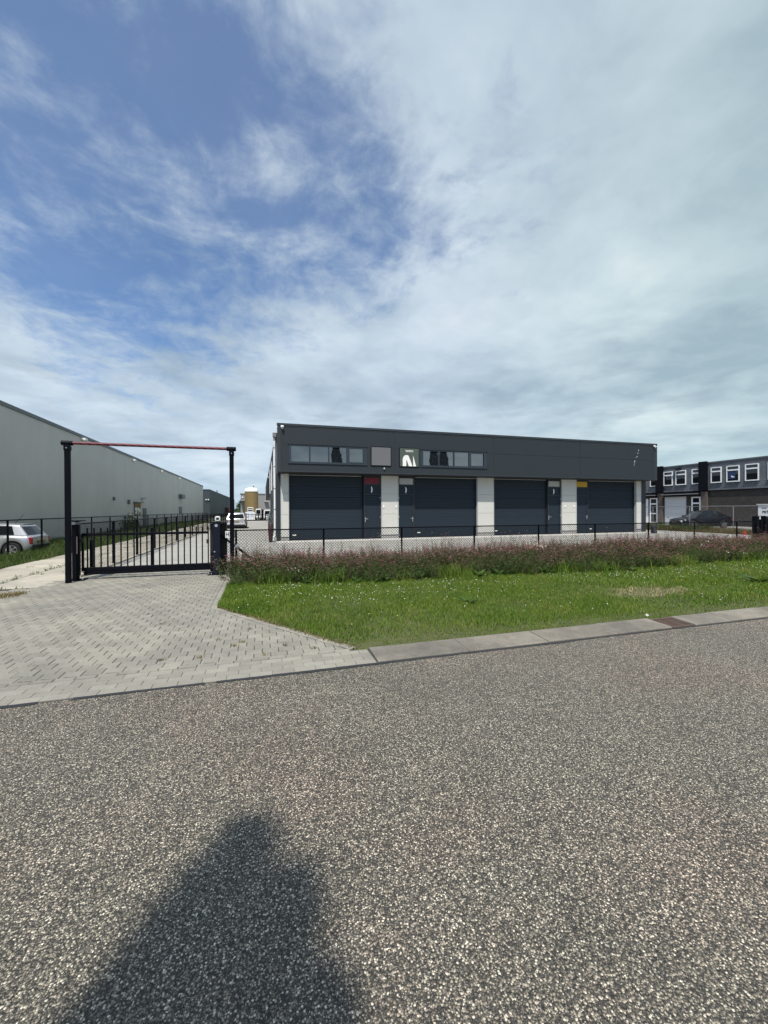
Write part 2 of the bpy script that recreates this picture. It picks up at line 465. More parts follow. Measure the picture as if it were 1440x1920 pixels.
# ------------------------------------------------------------------ mesh helpers
def tag(o, label=None, cat=None, group=None, kind=None):
    if label: o['label'] = label
    if cat: o['category'] = cat
    if group: o['group'] = group
    if kind: o['kind'] = kind
    return o


def empty(name, loc=(0, 0, 0), rz=0.0, label=None, cat=None, group=None, kind=None):
    o = bpy.data.objects.new(name, None)
    C.objects.link(o)
    o.location = loc
    o.rotation_euler = (0, 0, rz)
    o.empty_display_size = 0.2
    return tag(o, label, cat, group, kind)


class MB:
    """collects faces; build() links them as one mesh object (coordinates are the parent's when local, else the world's)"""
    def __init__(s):
        s.v, s.f, s.m = [], [], []
        s.mi = 0
    def add(s, vs, fs):
        o = len(s.v)
        s.v += [tuple(q) for q in vs]
        s.f += [tuple(o + i for i in f) for f in fs]
        s.m += [s.mi] * len(fs)
        return s
    def box(s, x0, x1, y0, y1, z0, z1):
        vs = [(x, y, z) for z in (z0, z1) for y in (y0, y1) for x in (x0, x1)]
        return s.add(vs, [(0, 2, 3, 1), (4, 5, 7, 6), (0, 1, 5, 4), (2, 6, 7, 3), (0, 4, 6, 2), (1, 3, 7, 5)])
    def prism(s, poly, z0, z1):
        n = len(poly)
        vs = [(x, y, z0) for x, y in poly] + [(x, y, z1) for x, y in poly]
        return s.add(vs, [tuple(range(n, 2 * n)), tuple(range(n - 1, -1, -1))] + [(i, (i + 1) % n, n + (i + 1) % n, n + i) for i in range(n)])
    def prism_xz(s, poly, y0, y1):
        n = len(poly)
        vs = [(x, y0, z) for x, z in poly] + [(x, y1, z) for x, z in poly]
        return s.add(vs, [tuple(range(n)), tuple(range(2 * n - 1, n - 1, -1))] + [(i, n + i, n + (i + 1) % n, (i + 1) % n) for i in range(n)])
    def tube(s, p0, p1, r, n=8, r1=None, cap=True):
        p0, p1 = Vector(p0), Vector(p1)
        a = (p1 - p0)
        if a.length < 1e-9: return s
        a.normalize()
        t = a.cross(Vector((0, 0, 1)))
        if t.length < 1e-3: t = a.cross(Vector((1, 0, 0)))
        t.normalize()
        b = a.cross(t)
        r1 = r if r1 is None else r1
        vs = []
        for p, q in ((p0, r), (p1, r1)):
            for i in range(n):
                w = 2 * PI * (i + 0.5) / n
                vs.append(p + (t * math.cos(w) + b * math.sin(w)) * q)
        fs = [(i, (i + 1) % n, n + (i + 1) % n, n + i) for i in range(n)]
        if cap: fs += [tuple(range(n - 1, -1, -1)), tuple(range(n, 2 * n))]
        return s.add(vs, fs)
    def lathe(s, prof, c=(0, 0, 0), n=24, axis='z'):
        vs = []
        for r, h in prof:
            for i in range(n):
                w = 2 * PI * i / n
                x, y = r * math.cos(w), r * math.sin(w)
                vs.append((c[0] + x, c[1] + y, c[2] + h) if axis == 'z' else (c[0] + x, c[1] + h, c[2] + y))
        fs = []
        for a in range(len(prof) - 1):
            for i in range(n):
                j = (i + 1) % n
                fs.append((a * n + i, a * n + j, (a + 1) * n + j, (a + 1) * n + i))
        fs += [tuple(range(n - 1, -1, -1)), tuple(range((len(prof) - 1) * n, len(prof) * n))]
        return s.add(vs, fs)
    def mesh(s, name, mats, smooth=False, off=(0, 0, 0), sharp=None):
        me = bpy.data.meshes.new(name)
        vs = [(x - off[0], y - off[1], z - off[2]) for x, y, z in s.v] if any(off) else s.v
        me.from_pydata(vs, [], s.f)
        for m in (mats if isinstance(mats, (list, tuple)) else [mats]): me.materials.append(m)
        if isinstance(mats, (list, tuple)): me.polygons.foreach_set('material_index', s.m)
        if smooth: me.polygons.foreach_set('use_smooth', [True] * len(s.f))
        if sharp: me.set_sharp_from_angle(angle=math.radians(sharp))
        me.update()
        return me
    def build(s, name, mats, parent=None, smooth=False, bevel=0.0, local=False, sharp=None, seg=1):
        off = tuple(parent_base(parent)) if (parent is not None and not local) else (0, 0, 0)
        o = bpy.data.objects.new(name, s.mesh(name, mats, smooth, off, sharp))
        C.objects.link(o)
        o.parent = parent
        if bevel:
            b = o.modifiers.new('bevel', 'BEVEL')
            b.width = bevel; b.segments = seg; b.limit_method = 'ANGLE'
        return o


def parent_base(o):
    v = Vector((0, 0, 0))
    while o is not None:
        v += o.location
        o = o.parent
    return v


def base_of(b):
    xs = [v[0] for v in b.v]; ys = [v[1] for v in b.v]; zs = [v[2] for v in b.v]
    return ((min(xs) + max(xs)) / 2, (min(ys) + max(ys)) / 2, min(zs))


def single(name, b, mats, label, cat, group=None, kind=None, **kw):
    """a thing that is one mesh, origin at its base"""
    base = base_of(b)
    o = bpy.data.objects.new(name, b.mesh(name, mats, kw.get('smooth', False), base, kw.get('sharp')))
    C.objects.link(o)
    o.location = base
    if kw.get('bevel'):
        m = o.modifiers.new('bevel', 'BEVEL'); m.width = kw['bevel']; m.segments = 1; m.limit_method = 'ANGLE'
    return tag(o, label, cat, group, kind)


def text(name, body, size, loc, rot, m, parent=None, align='CENTER', extrude=0.002, sx=1.0):
    cu = bpy.data.curves.new(name, 'FONT')
    cu.body = body
    cu.size = size
    cu.align_x = align
    cu.align_y = 'CENTER'
    cu.extrude = extrude
    cu.offset = size * 0.02
    cu.materials.append(m)
    tmp = bpy.data.objects.new('tmp', cu)
    C.objects.link(tmp)
    me = bpy.data.meshes.new_from_object(tmp)
    bpy.data.objects.remove(tmp)
    o = bpy.data.objects.new(name, me)
    C.objects.link(o)
    o.rotation_euler = rot
    o.scale = (sx, 1, 1)
    if parent is not None:
        o.parent = parent
        loc = Vector(loc) - parent_base(parent)
    o.location = loc
    return o


def np_mesh(name, verts, faces_flat, loop_starts, loop_totals, mats, parent=None, mat_idx=None, smooth=False):
    me = bpy.data.meshes.new(name)
    me.vertices.add(len(verts))
    me.vertices.foreach_set('co', np.asarray(verts, np.float32).ravel())
    me.loops.add(len(faces_flat))
    me.loops.foreach_set('vertex_index', np.asarray(faces_flat, np.int32))
    me.polygons.add(len(loop_starts))
    me.polygons.foreach_set('loop_start', np.asarray(loop_starts, np.int32))
    me.polygons.foreach_set('loop_total', np.asarray(loop_totals, np.int32))
    for m in mats: me.materials.append(m)
    if mat_idx is not None: me.polygons.foreach_set('material_index', np.asarray(mat_idx, np.int32))
    me.update(calc_edges=True)
    me.validate()
    o = bpy.data.objects.new(name, me)
    C.objects.link(o)
    o.parent = parent
    return o


def blades(name, x, y, z, h, w, lean, mats, parent=None):
    """grass: every blade five vertices, a bent strip with a pointed tip"""
    n = len(x)
    a = rng.uniform(0, 2 * PI, n); b = rng.uniform(0, 2 * PI, n)
    sx, sy = np.cos(a) * w / 2, np.sin(a) * w / 2
    ln = lean * h * rng.uniform(0.2, 1.0, n)
    lx, ly = np.cos(b) * ln, np.sin(b) * ln
    v = np.zeros((n, 5, 3), np.float32)
    v[:, 0] = np.stack([x - sx, y - sy, z], 1)
    v[:, 1] = np.stack([x + sx, y + sy, z], 1)
    mx_, my_, mz = x + lx * 0.35, y + ly * 0.35, z + h * 0.6
    v[:, 2] = np.stack([mx_ + sx * 0.75, my_ + sy * 0.75, mz], 1)
    v[:, 3] = np.stack([mx_ - sx * 0.75, my_ - sy * 0.75, mz], 1)
    v[:, 4] = np.stack([x + lx, y + ly, z + h * np.sqrt(np.clip(1 - (lean * 0.6) ** 2, 0.2, 1))], 1)
    o = (np.arange(n) * 5)[:, None]
    ff = np.concatenate([o + np.array([0, 1, 2, 3]), o + np.array([3, 2, 4])], 1).ravel()
    lt = np.tile([4, 3], n)
    ls = np.concatenate([[0], np.cumsum(lt)[:-1]])
    return np_mesh(name, v.reshape(-1, 3), ff, ls, lt, mats, parent)


def clip(poly, nx, ny, c):
    """keep the side nx*x+ny*y <= c"""
    out = []
    for i in range(len(poly)):
        p, q = poly[i], poly[(i + 1) % len(poly)]
        a, b = nx * p[0] + ny * p[1] - c, nx * q[0] + ny * q[1] - c
        if a <= 0: out.append(p)
        if (a < 0 < b) or (b < 0 < a):
            t = a / (a - b)
            out.append((p[0] + (q[0] - p[0]) * t, p[1] + (q[1] - p[1]) * t))
    return out


def stone(b, poly, z=0.0, ch=0.004, dep=0.05):
    """one paving stone with a chamfered top edge"""
    n = len(poly)
    if n < 3: return
    cx = sum(p[0] for p in poly) / n; cy = sum(p[1] for p in poly) / n
    ins = []
    for x, y in poly:
        dd = math.hypot(x - cx, y - cy) + 1e-9
        ins.append((x + (cx - x) / dd * ch * 1.3, y + (cy - y) / dd * ch * 1.3))
    vs = [(x, y, z) for x, y in ins] + [(x, y, z - ch) for x, y in poly] + [(x, y, z - dep) for x, y in poly]
    fs = [tuple(range(n))]
    for i in range(n):
        j = (i + 1) % n
        fs += [(n + i, n + j, j, i), (2 * n + i, 2 * n + j, n + j, n + i)]
    b.add(vs, fs)


# ------------------------------------------------------------------ the ground
b = MB()
prof = [(-3000, -0.30), (-9.6, -0.24), (-9.0, -0.23), (-8.0, -0.07), (-6.9, -0.06), (3000, -0.06)]
ys = [-3000, -60, 80, 3000]
for x, z in prof:
    for y in ys: b.v.append((x, y, z))
for i in range(len(prof) - 1):
    for j in range(3):
        b.f.append((i * 4 + j, (i + 1) * 4 + j, (i + 1) * 4 + j + 1, i * 4 + j + 1)); b.m.append(0)
tag(b.build('ground', FIELD), kind='structure')

RD0, RD1 = -1.75, 3.945
road = MB().box(-160, 200, RD0, RD1, -0.05, 0.0).build('road', ASPH)
tag(road, kind='structure')
# bitumen seal between road and gutter, ragged on both edges
b = MB()
xs = np.arange(-14, 40, 0.05)
gapn = np.array([0.5 * math.sin(x * 1.7) + 0.5 * math.sin(x * 4.1 + 1) for x in xs])
lo = 3.945 - 0.012 - 0.010 * rng.random(len(xs)) - 0.008 * np.sin(xs * 2.3)
hi = 3.972 + 0.008 * rng.random(len(xs))
for i in range(len(xs) - 1):
    if -0.52 < xs[i] < -0.40 or -1.78 < xs[i] < -1.5: continue
    thin = 0.5 if xs[i] > 3.5 else 1.0
    b.add([(xs[i], 3.96 + (lo[i] - 3.96) * thin, 0.004), (xs[i + 1], 3.96 + (lo[i + 1] - 3.96) * thin, 0.004), (xs[i + 1], hi[i + 1], 0.004), (xs[i], hi[i], 0.004)], [(0, 1, 2, 3)])
b.build('joint_seal', BITUMEN, road)
b = MB().box(-160, 200, RD1, 3.985, -0.05, -0.006)
b.build('joint_bed', SAND, road)
# far side of the street
tag(MB().box(-160, 200, RD0 - 0.18, RD0 - 0.004, -0.05, 0.06).build('far_kerb', KERB, None, bevel=0.01), kind='structure')
tag(MB().box(-160, 200, -14, RD0 - 0.184, -0.05, 0.045).build('far_verge', SOIL), kind='structure')

# gutter of four rows of clinkers across the driveway mouth
gut = empty('gutter', (-1.4, 4.19, 0), kind='structure')
MB().box(-14, 1.12, 3.985, 4.398, -0.06, -0.008).build('gutter_bed', mat('gutter_joint', (0.20, 0.195, 0.18), 0.9), gut)
bw, bh = 0.205, 0.1035
bm_ = MB(); stone(bm_, [(-bw / 2 + .002, -bh / 2 + .002), (bw / 2 - .002, -bh / 2 + .002), (bw / 2 - .002, bh / 2 - .002), (-bw / 2 + .002, bh / 2 - .002)], 0, 0.002, 0.04)
brick_me = bm_.mesh('brick', GUT)
far_b = MB()
for r in range(4):
    yc = 3.988 + bh * (r + 0.5)
    n = 0
    x = 1.115 - bw / 2 - (bw / 2 if r % 2 else 0)
    if r % 2:
        stone(far_b, [(1.115 - bw / 2 + .002, yc - bh / 2 + .002), (1.113, yc - bh / 2 + .002), (1.113, yc + bh / 2 - .002), (1.115 - bw / 2 + .002, yc + bh / 2 - .002)], 0, .002, .04)
    while x > -12:
        if x > -3.4:
            o = bpy.data.objects.new('brick', brick_me); C.objects.link(o); o.parent = gut
            o.location = (x + 1.4, yc - 4.19, random.uniform(-.0015, .001))
            o.rotation_euler = (random.gauss(0, .006), random.gauss(0, .004), random.gauss(0, .005))
        else:
            stone(far_b, [(x - bw / 2 + .002, yc - bh / 2 + .002), (x + bw / 2 - .002, yc - bh / 2 + .002), (x + bw / 2 - .002, yc + bh / 2 - .002), (x - bw / 2 + .002, yc + bh / 2 - .002)], 0, .002, .04)
        x -= bw
tag(far_b.build('brick_field', GUT, gut), kind='stuff')

# kerb stones to the right, laid nearly flat
kerb = empty('kerb', (6, 4.19, 0), kind='structure')
joints = [1.125, 2.16, 3.19, 4.22, 5.09]
spans = [(joints[i], joints[i + 1]) for i in range(4)] + [(5.50, 6.20)] + [(6.2 + i, 7.2 + i) for i in range(7)]
far_k = MB()
def kerb_piece(b, x0, x1, dz=0.0, dyk=0.0):
    pr = [(3.985, -0.06), (3.985, 0.012), (4.00, 0.020), (4.34 + dyk, 0.036), (4.37 + dyk, 0.030), (4.37 + dyk, -0.06)]
    b.add([(x0 + .002, y, z + dz * (z > 0)) for y, z in pr] + [(x1 - .002, y, z + dz * (z > 0)) for y, z in pr],
          [(0, 1, 2, 3, 4, 5), (11, 10, 9, 8, 7, 6)] + [(i, i + 6, (i + 1) % 6 + 6, (i + 1) % 6) for i in range(6)])
for i, (x0, x1) in enumerate(spans):
    b = MB(); kerb_piece(b, x0, x1, random.uniform(-.006, .006), random.uniform(-.02, .01))
    b.build('kerb_stone', KERB, kerb, bevel=0.003)
for i in range(30): kerb_piece(far_k, 13.2 + i, 14.2 + i)
tag(far_k.build('kerb_run', KERB, kerb), kind='stuff')
MB().box(1.12, 44, 3.985, 4.40, -0.08, -0.010).build('kerb_bed', SAND, kerb)
# street drain let into the kerb line
dr = empty('drain_grate', (5.29, 4.19, 0), label='rusty iron drain grate let into the kerb line beside the lawn', cat='drain')
MB().box(5.10, 5.49, 3.99, 4.02, -0.03, 0.012).box(5.10, 5.49, 4.29, 4.33, -0.03, 0.03).box(5.10, 5.13, 4.022, 4.288, -0.03, 0.018).box(5.46, 5.49, 4.022, 4.288, -0.03, 0.018).build('grate_frame', RUST, dr, bevel=.003)
for i in range(6):
    MB().box(5.136, 5.454, 4.034 + i * .043, 4.058 + i * .043, -0.03, 0.012 + .0015 * i).build('grate_bar', RUST, dr)
MB().box(5.135, 5.455, 4.021, 4.289, -0.06, -0.045).build('sump', DARK, dr)

# ------------------------------------------------------------------ driveway of interlocking stones
drive = empty('driveway', (-1.5, 7.5, 0), kind='structure')
px_, pr_ = 0.173, 0.146
aw, bw2, tr = 0.0825, 0.0635, 0.014
g2 = 0.0032
hx = px_ / 2 - g2
top = [(-hx, aw - g2), (-px_ / 4 - tr, aw - g2), (-px_ / 4 + tr, bw2 - g2), (px_ / 4 - tr, bw2 - g2), (px_ / 4 + tr, aw - g2), (hx, aw - g2)]
outline = [(x, -y) for x, y in top] + [(x, y) for x, y in reversed(top)]
pm = MB(); stone(pm, outline, 0, 0.005, 0.03)
pav_me = pm.mesh('paver', PAV)
# diagonal edge from (0.98,4.42) to (-0.74,6.98)
dn = Vector((2.56, 1.72)).normalized(); dc = dn.x * 0.93 + dn.y * 4.42
full, rest = [], MB()
ny = int((12.6 - 4.49) / pr_)
for j in range(ny):
    yc = 4.49 + pr_ * (j + 0.5)
    for i in range(-46, 14):
        xc = px_ * (i + (0.5 if j % 2 else 0))
        if yc > 9.0 and xc < -4.35 - max(0, 10.0 - yc) * 1.9: continue
        if yc > 10.85 and xc < -4.0: continue
        wav = 0.006 * math.sin(xc * 1.3 + yc * 0.9)
        poly = [(x + xc, y + yc + wav) for x, y in outline]
        cut = poly
        if yc < 6.97: cut = clip(cut, dn.x, dn.y, dc)
        if yc > 6.97: cut = clip(cut, 1, 0, -0.795)
        if yc < 4.6: cut = clip(cut, 0, -1, -4.487)
        if len(cut) < 3: continue
        ar = abs(sum(cut[q][0] * cut[(q + 1) % len(cut)][1] - cut[(q + 1) % len(cut)][0] * cut[q][1] for q in range(len(cut)))) / 2
        if ar < 0.001: continue
        dpx = xc * rt.x + yc * rt.y; dpz = xc * fwd.x + yc * fwd.y
        inview = abs(dpx / dpz) < 0.95
        if cut is poly or (len(cut) == len(poly) and ar > 0.0225):
            full.append((math.hypot(xc, yc) + (0 if inview else 100), xc, yc + wav))
        else:
            stone(rest, cut, random.uniform(-.002, .001), 0.004, 0.03)
full.sort()
for kf, (_, xc, yc) in enumerate(full):
    dzp = random.gauss(0, .0014) - 0.001
    if kf < 262:
        o = bpy.data.objects.new('paver', pav_me); C.objects.link(o); o.parent = drive
        o.location = (xc + 1.5, yc - 7.5, dzp)
        o.rotation_euler = (random.gauss(0, .009), random.gauss(0, .007), random.gauss(0, .008))
    else:
        stone(rest, [(x + xc, y + yc) for x, y in outline], dzp, 0.005, 0.03)
tag(rest.build('paver_field', PAV, drive), kind='stuff')
es = MB(); stone(es, [(-px_ / 2 + .003, -.034), (px_ / 2 - .003, -.034), (px_ / 2 - .003, .034), (-px_ / 2 + .003, .034)], 0, .005, .03)
edge_me = es.mesh('edge_stone', PAV)
for i in range(26):
    xc = 0.93 - px_ * (i + 0.5)
    o = bpy.data.objects.new('edge_stone', edge_me); C.objects.link(o); o.parent = drive
    o.location = (xc + 1.5, 4.449 - 7.5, random.gauss(.001, .002)); o.rotation_euler = (random.gauss(0, .01), 0, random.gauss(0, .01))
# right-hand edging: flat bricks along the lawn, then a concrete band down the diagonal
for i in range(19):
    yc = 6.965 + 0.21 * i
    b = MB(); stone(b, [(-0.79, yc), (-0.685, yc), (-0.685, yc + .204), (-0.79, yc + .204)], random.gauss(0, .002), .004, .04)
    b.build('edge_brick', GUT, drive)
for i in range(16):
    t0, t1 = i / 16, (i + 1) / 16 - 0.003
    A = Vector((0.935, 4.44)); B = Vector((-0.775, 6.985))
    p, q = A.lerp(B, t0), A.lerp(B, t1)
    w = dn * 0.085
    b = MB(); stone(b, [(p.x, p.y), (p.x + w.x, p.y + w.y), (q.x + w.x, q.y + w.y), (q.x, q.y)], random.gauss(0, .003), .004, .04)
    b.build('edge_brick', GUT, drive)
MB().prism([(-9, 4.412), (1.0, 4.412), (-0.66, 7.0), (-0.66, 12.7), (-9, 12.7)], -0.055, -0.0085).build('joint_sand', SAND, drive)

# ------------------------------------------------------------------ old concrete slabs left of the gate
apron = empty('concrete_path', (-5.4, 20, 0), kind='structure')
def slab(b, x0, x1, y0, y1, z):
    j = lambda: random.uniform(-.035, .035)
    poly = [(x0 + .012, y0 + .012 + j() * .3), ((x0 + x1) / 2, y0 + .012 + j() * .4), (x1 - .012, y0 + .012 + j() * .3), (x1 - .012, y1 - .012), ((x0 + x1) / 2, y1 - .012), (x0 + .012, y1 - .012)]
    stone(b, poly, z, .012, .06)
joint_pts = []
y = 9.75
first = True
while y < 44:
    dyl = 1.95
    for x0, x1 in ((-6.75, -5.38), (-5.38, -4.18)):
        yy0 = y + (0.25 if x0 > -6 else 0.75) if first else y + (0.25 if x0 > -6 else 0)
        b = MB(); slab(b, x0, x1, yy0, y + dyl + (0.25 if x0 > -6 else 0), random.uniform(-.006, .008))
        b.build('slab', SLAB, apron)
        if y < 15 or random.random() < .35: joint_pts += [(random.uniform(x0, x1), yy0) for _ in range(3)]
    joint_pts += [(-5.38, random.uniform(y, y + dyl)) for _ in range(9 if y < 15 else 3)]
    first = False
    y += dyl
b = MB()
while y < 66:
    for x0, x1 in ((-6.75, -5.38), (-5.38, -4.18)): slab(b, x0, x1, y, y + 1.95, 0)
    y += 1.95
for x0, x1, y0, y1 in ((-9.6, -6.76, 10.6, 13.4),):
    slab(b, x0, x1, y0, y1, -.004)
tag(b.build('slab_field', SLAB, apron), kind='stuff')
MB().prism([(-9.7, 9.6), (-4.17, 9.6), (-4.17, 68), (-6.85, 68), (-6.85, 13.5), (-9.7, 13.5)], -0.058, -0.022).build('path_bed', SOIL, apron)

# ------------------------------------------------------------------ yard, car park, strips
yard = empty('yard', (11, 30, 0), kind='structure')
MB().prism([(-4.06, 10.95), (27.35, 10.95), (27.35, 66), (-4.06, 66)], -0.055, -0.004).build('yard_paving', YARD, yard)
MB().box(-4.135, -4.065, 11.2, 64, -0.05, 0.035).build('edging_strip', SLAB, yard)
MB().box(0.7, 25.0, 20.05, 21.1, -0.003, 0.003).build('door_threshold', mat('threshold_concrete', (0.55, 0.54, 0.51), 0.8, var=0.1, dirt=0.2), yard)
MB().box(-1.5, 27.2, 16.55, 16.66, -0.003, 0.002).build('channel_drain', mat('drain_strip', (0.22, 0.22, 0.21), 0.7), yard)
tag(MB().prism([(29.6, 4.4), (39.2, 4.4), (39.2, 60), (29.6, 60)], -0.055, -0.004).build('car_park', LOT), kind='structure')
tag(MB().prism([(27.35, 11), (29.6, 11), (29.6, 60), (27.35, 60)], -0.055, 0.01).build('dry_strip', SOIL), kind='structure')

# lawn verge: a gently uneven sheet
verge = MB()
nx, nyv = 120, 28
def vy(t, x):
    if x >= 1.0: y0 = 4.395
    else: y0 = 4.53 + (0.98 - x) * (2.56 / 1.72)
    return y0 + (10.93 - y0) * t
def vz(x, y):
    e = y - 4.38
    if x < 1.05: e = min(e, dn.x * x + dn.y * y - dc - 0.08, x + 0.69)
    e = min(1.0, max(0.0, e / 0.6))
    return -0.004 + e * (0.036 + 0.02 * math.sin(x * 1.1 + y) + 0.02 * math.sin(x * 0.5 - y * 0.8))
xsv = np.concatenate([np.linspace(-0.685, 1.0, 14), np.linspace(1.3, 60, nx - 14)])
for x in xsv:
    for j in range(nyv):
        y = vy(j / (nyv - 1), x)
        verge.v.append((x, y, vz(x, y)))
for i in range(nx - 1):
    for j in range(nyv - 1):
        verge.f.append((i * nyv + j, (i + 1) * nyv + j, (i + 1) * nyv + j + 1, i * nyv + j + 1)); verge.m.append(0)
tag(verge.build('verge', SOIL, smooth=True), kind='structure')


def shrub_front(x):
    return float(np.interp(x, [-0.7, 0.7, 2.3, 3.9, 6, 8.2, 11.3, 14.5, 30], [8.80, 8.50, 8.33, 8.15, 8.0, 8.02, 8.22, 8.36, 8.6]))


def lawn(n, x0, x1, hs, ws):
    x = rng.uniform(x0, x1, n)
    f = np.array([shrub_front(q) for q in x]) + 0.25
    y0 = np.where(x >= 1.0, 4.375 - .03 * np.sin(x * 3.1) * np.sin(x * 7.7 + 1) - .02 * (rng.random(n) < .2), 4.545 + (0.98 - x) * (2.56 / 1.72)) + rng.normal(0, 0.035, n)
    # soft, uneven edge
    t = rng.random(n)
    y = y0 + (f - y0) * t
    ok = f > y0 + 0.05
    # bare scuffed spot at the corner of the lawn and by the kerb
    bare = np.exp(-(((x - 1.0) / 0.28) ** 2 + ((y - 4.48) / 0.10) ** 2)) + 0.8 * np.exp(-(((x - 3.9) / 0.5) ** 2 + ((y - 4.42) / 0.05) ** 2))
    dryp = 0.75 * np.exp(-(((x - 6.75) / 0.75) ** 2 + ((y - 5.75) / 0.28) ** 2))
    ok &= rng.random(n) > np.clip(bare + dryp * 0.5, 0, 1)
    x, y = x[ok], y[ok]
    z = np.array([vz(a, c) for a, c in zip(x, y)]) - 0.004
    pat = 0.5 + 0.5 * np.sin(x * 2.1 + 1.3 * np.sin(y * 1.7)) * np.sin(y * 2.6 + x * 0.7)
    edge = np.clip((y - 4.4) / 0.4, 0.45, 1)
    h = rng.uniform(hs[0], hs[1], len(x)) * (0.65 + 0.6 * pat) * edge
    h *= 1 - 0.55 * np.exp(-(((x - 6.75) / 0.75) ** 2 + ((y - 5.75) / 0.28) ** 2))
    # long grass creeping up to the shrubs
    fy = np.array([shrub_front(q) for q in x])
    h *= 1 + 0.5 * np.clip((y - fy + 0.2) / 0.4, 0, 1)
    return x, y, z, h, rng.uniform(ws[0], ws[1], len(x))


A = [lawn(98000, -0.69, 6, (.030, .078), (.005, .009)), lawn(54000, 6, 14, (.035, .082), (.007, .013)), lawn(24000, 14, 34, (.05, .11), (.012, .022))]
gx, gy, gz, gh, gw = [np.concatenate([a[i] for a in A]) for i in range(5)]
tag(blades('lawn_grass', gx, gy, gz, gh, gw, 0.75, [GRASS]), 'short green lawn grass between kerb and spirea bed', 'grass', kind='stuff')

# clover heads scattered in drifts
def flowers(name, pts, r, m, label):
    n = len(pts)
    base = np.array([(1, 0, 0), (0, 1, 0), (-1, 0, 0), (0, -1, 0), (0, 0, .8), (0, 0, -.6)], np.float32)
    pts = np.asarray(pts, np.float32)
    rr = rng.uniform(0.6, 1.25, n)[:, None, None] * r
    v = pts[:, None, :] + base[None] * rr
    fs = np.array([(0, 1, 4), (1, 2, 4), (2, 3, 4), (3, 0, 4), (1, 0, 5), (2, 1, 5), (3, 2, 5), (0, 3, 5)])
    ff = ((np.arange(n) * 6)[:, None, None] + fs[None]).ravel()
    lt = np.full(n * 8, 3); ls = np.arange(n * 8) * 3
    o = np_mesh(name, v.reshape(-1, 3), ff, ls, lt, [m])
    return tag(o, label, 'flowers', kind='stuff')
pts = []
for cx, cy, sx_, sy_, n in ((0.6, 8.0, .5, .25, 70), (0.3, 7.2, .5, .4, 40), (2.4, 6.9, 1.2, .45, 120), (1.4, 6.6, .4, .3, 40), (3.6, 7.7, .8, .2, 45), (4.6, 7.2, .7, .3, 45), (6.5, 7.4, 1.2, .3, 70), (8.0, 6.9, 1.0, .4, 70), (9.5, 7.2, 1.2, .4, 110), (12, 7.3, 1.5, .4, 90), (5.2, 5.0, .4, .2, 12), (7.2, 4.9, .2, .1, 14), (3.0, 5.6, 1.5, .5, 22), (15, 7.4, 2.0, .5, 60)):
    for _ in range(n):
        x, y = random.gauss(cx, sx_), random.gauss(cy, sy_)
        if 4.6 < y < shrub_front(x) + .05 and dn.x * x + dn.y * y > dc + .1 and x > -.6:
            pts.append((x, y, vz(x, y) + random.uniform(.03, .085)))
pts = random.sample(pts, int(len(pts) * .62))
flowers('clover_flowers', pts, .0095, WHITEF, 'white clover heads scattered in the lawn grass')
pts = [(x, y, vz(x, y) + random.uniform(.04, .08)) for x, y in ((random.uniform(0, 12), random.uniform(5, 8)) for _ in range(90)) if dn.x * x + dn.y * y > dc + .2]
flowers('buttercup_flowers', pts, .009, YELLOWF, 'tiny yellow flowers dotted in the lawn grass')

# rough grass strips
def strip(name, n, xr, yr, hr, wr, m, label, zf, lean=0.7, power=1.0):
    x = rng.uniform(*xr, n); y = yr[0] + (yr[1] - yr[0]) * rng.random(n) ** power
    x = x + 0.12 * np.sin(y * 2.1) * (x > -7.1)
    z = np.array([zf(a) for a in x]) - 0.01
    pat = 0.55 + 0.45 * np.sin(y * 1.3 + 2 * np.sin(x * 2))
    h = rng.uniform(*hr, n) * (0.6 + 0.7 * pat)
    w = rng.uniform(*wr, n) * np.clip(y / 16, 1, 3)
    return tag(blades(name, x, y, z, h, w, lean, [m]), label, 'grass', kind='stuff')
zl = lambda x: float(np.interp(x, [-12.4, -9.6, -9.0, -8.0, -6.9], [-.24, -.24, -.23, -.07, -.06]))
strip('roadside_grass', 26000, (-9.3, -6.72), (13.3, 62), (.12, .34), (.008, .014), WILD, 'rough green grass between the concrete path and the grey warehouse', zl, power=1.9)
strip('warehouse_grass', 16000, (-12.3, -9.2), (15, 70), (.10, .30), (.009, .015), WILD, 'rough grass along the foot of the grey warehouse wall', zl, power=1.8)
strip('parched_grass', 9000, (27.4, 29.5), (14, 24), (.12, .36), (.012, .022), DRYG, 'dry straw coloured grass along the grey fence before the black saloon', lambda x: 0.01)
strip('car_park_grass', 6500, (27.5, 29.7), (20, 33), (.22, .50), (.016, .03), WILD, 'tall green grass at the corner of the grey fence', lambda x: 0.01)
# weeds in the slab joints
n = len(joint_pts) * 9
jp = np.repeat(np.array(joint_pts), 9, 0) + rng.normal(0, .035, (n, 2))
tag(blades('joint_weeds', jp[:, 0], jp[:, 1], np.full(n, -.02), rng.uniform(.04, .13, n), rng.uniform(.008, .014, n), 1.1, [WILD]), 'weeds growing in the joints of the concrete slabs', 'weeds', kind='stuff')
n = 3800
mx0 = rng.uniform(-6.2, -4.25, n); my0 = 9.25 + (mx0 + 4.25) * 0.32 + rng.normal(0, .17, n)
keep = (np.sin(mx0 * 5.3) + np.sin(mx0 * 2.1 + my0 * 4) + rng.normal(0, .5, n)) > 0.35
tag(blades('moss_tufts', mx0[keep], my0[keep], np.zeros(keep.sum()), rng.uniform(.02, .06, keep.sum()), rng.uniform(.006, .011, keep.sum()), 1.2, [DRYG]), 'yellowed moss and tufts where the pavers meet the concrete slabs', 'weeds', kind='stuff')
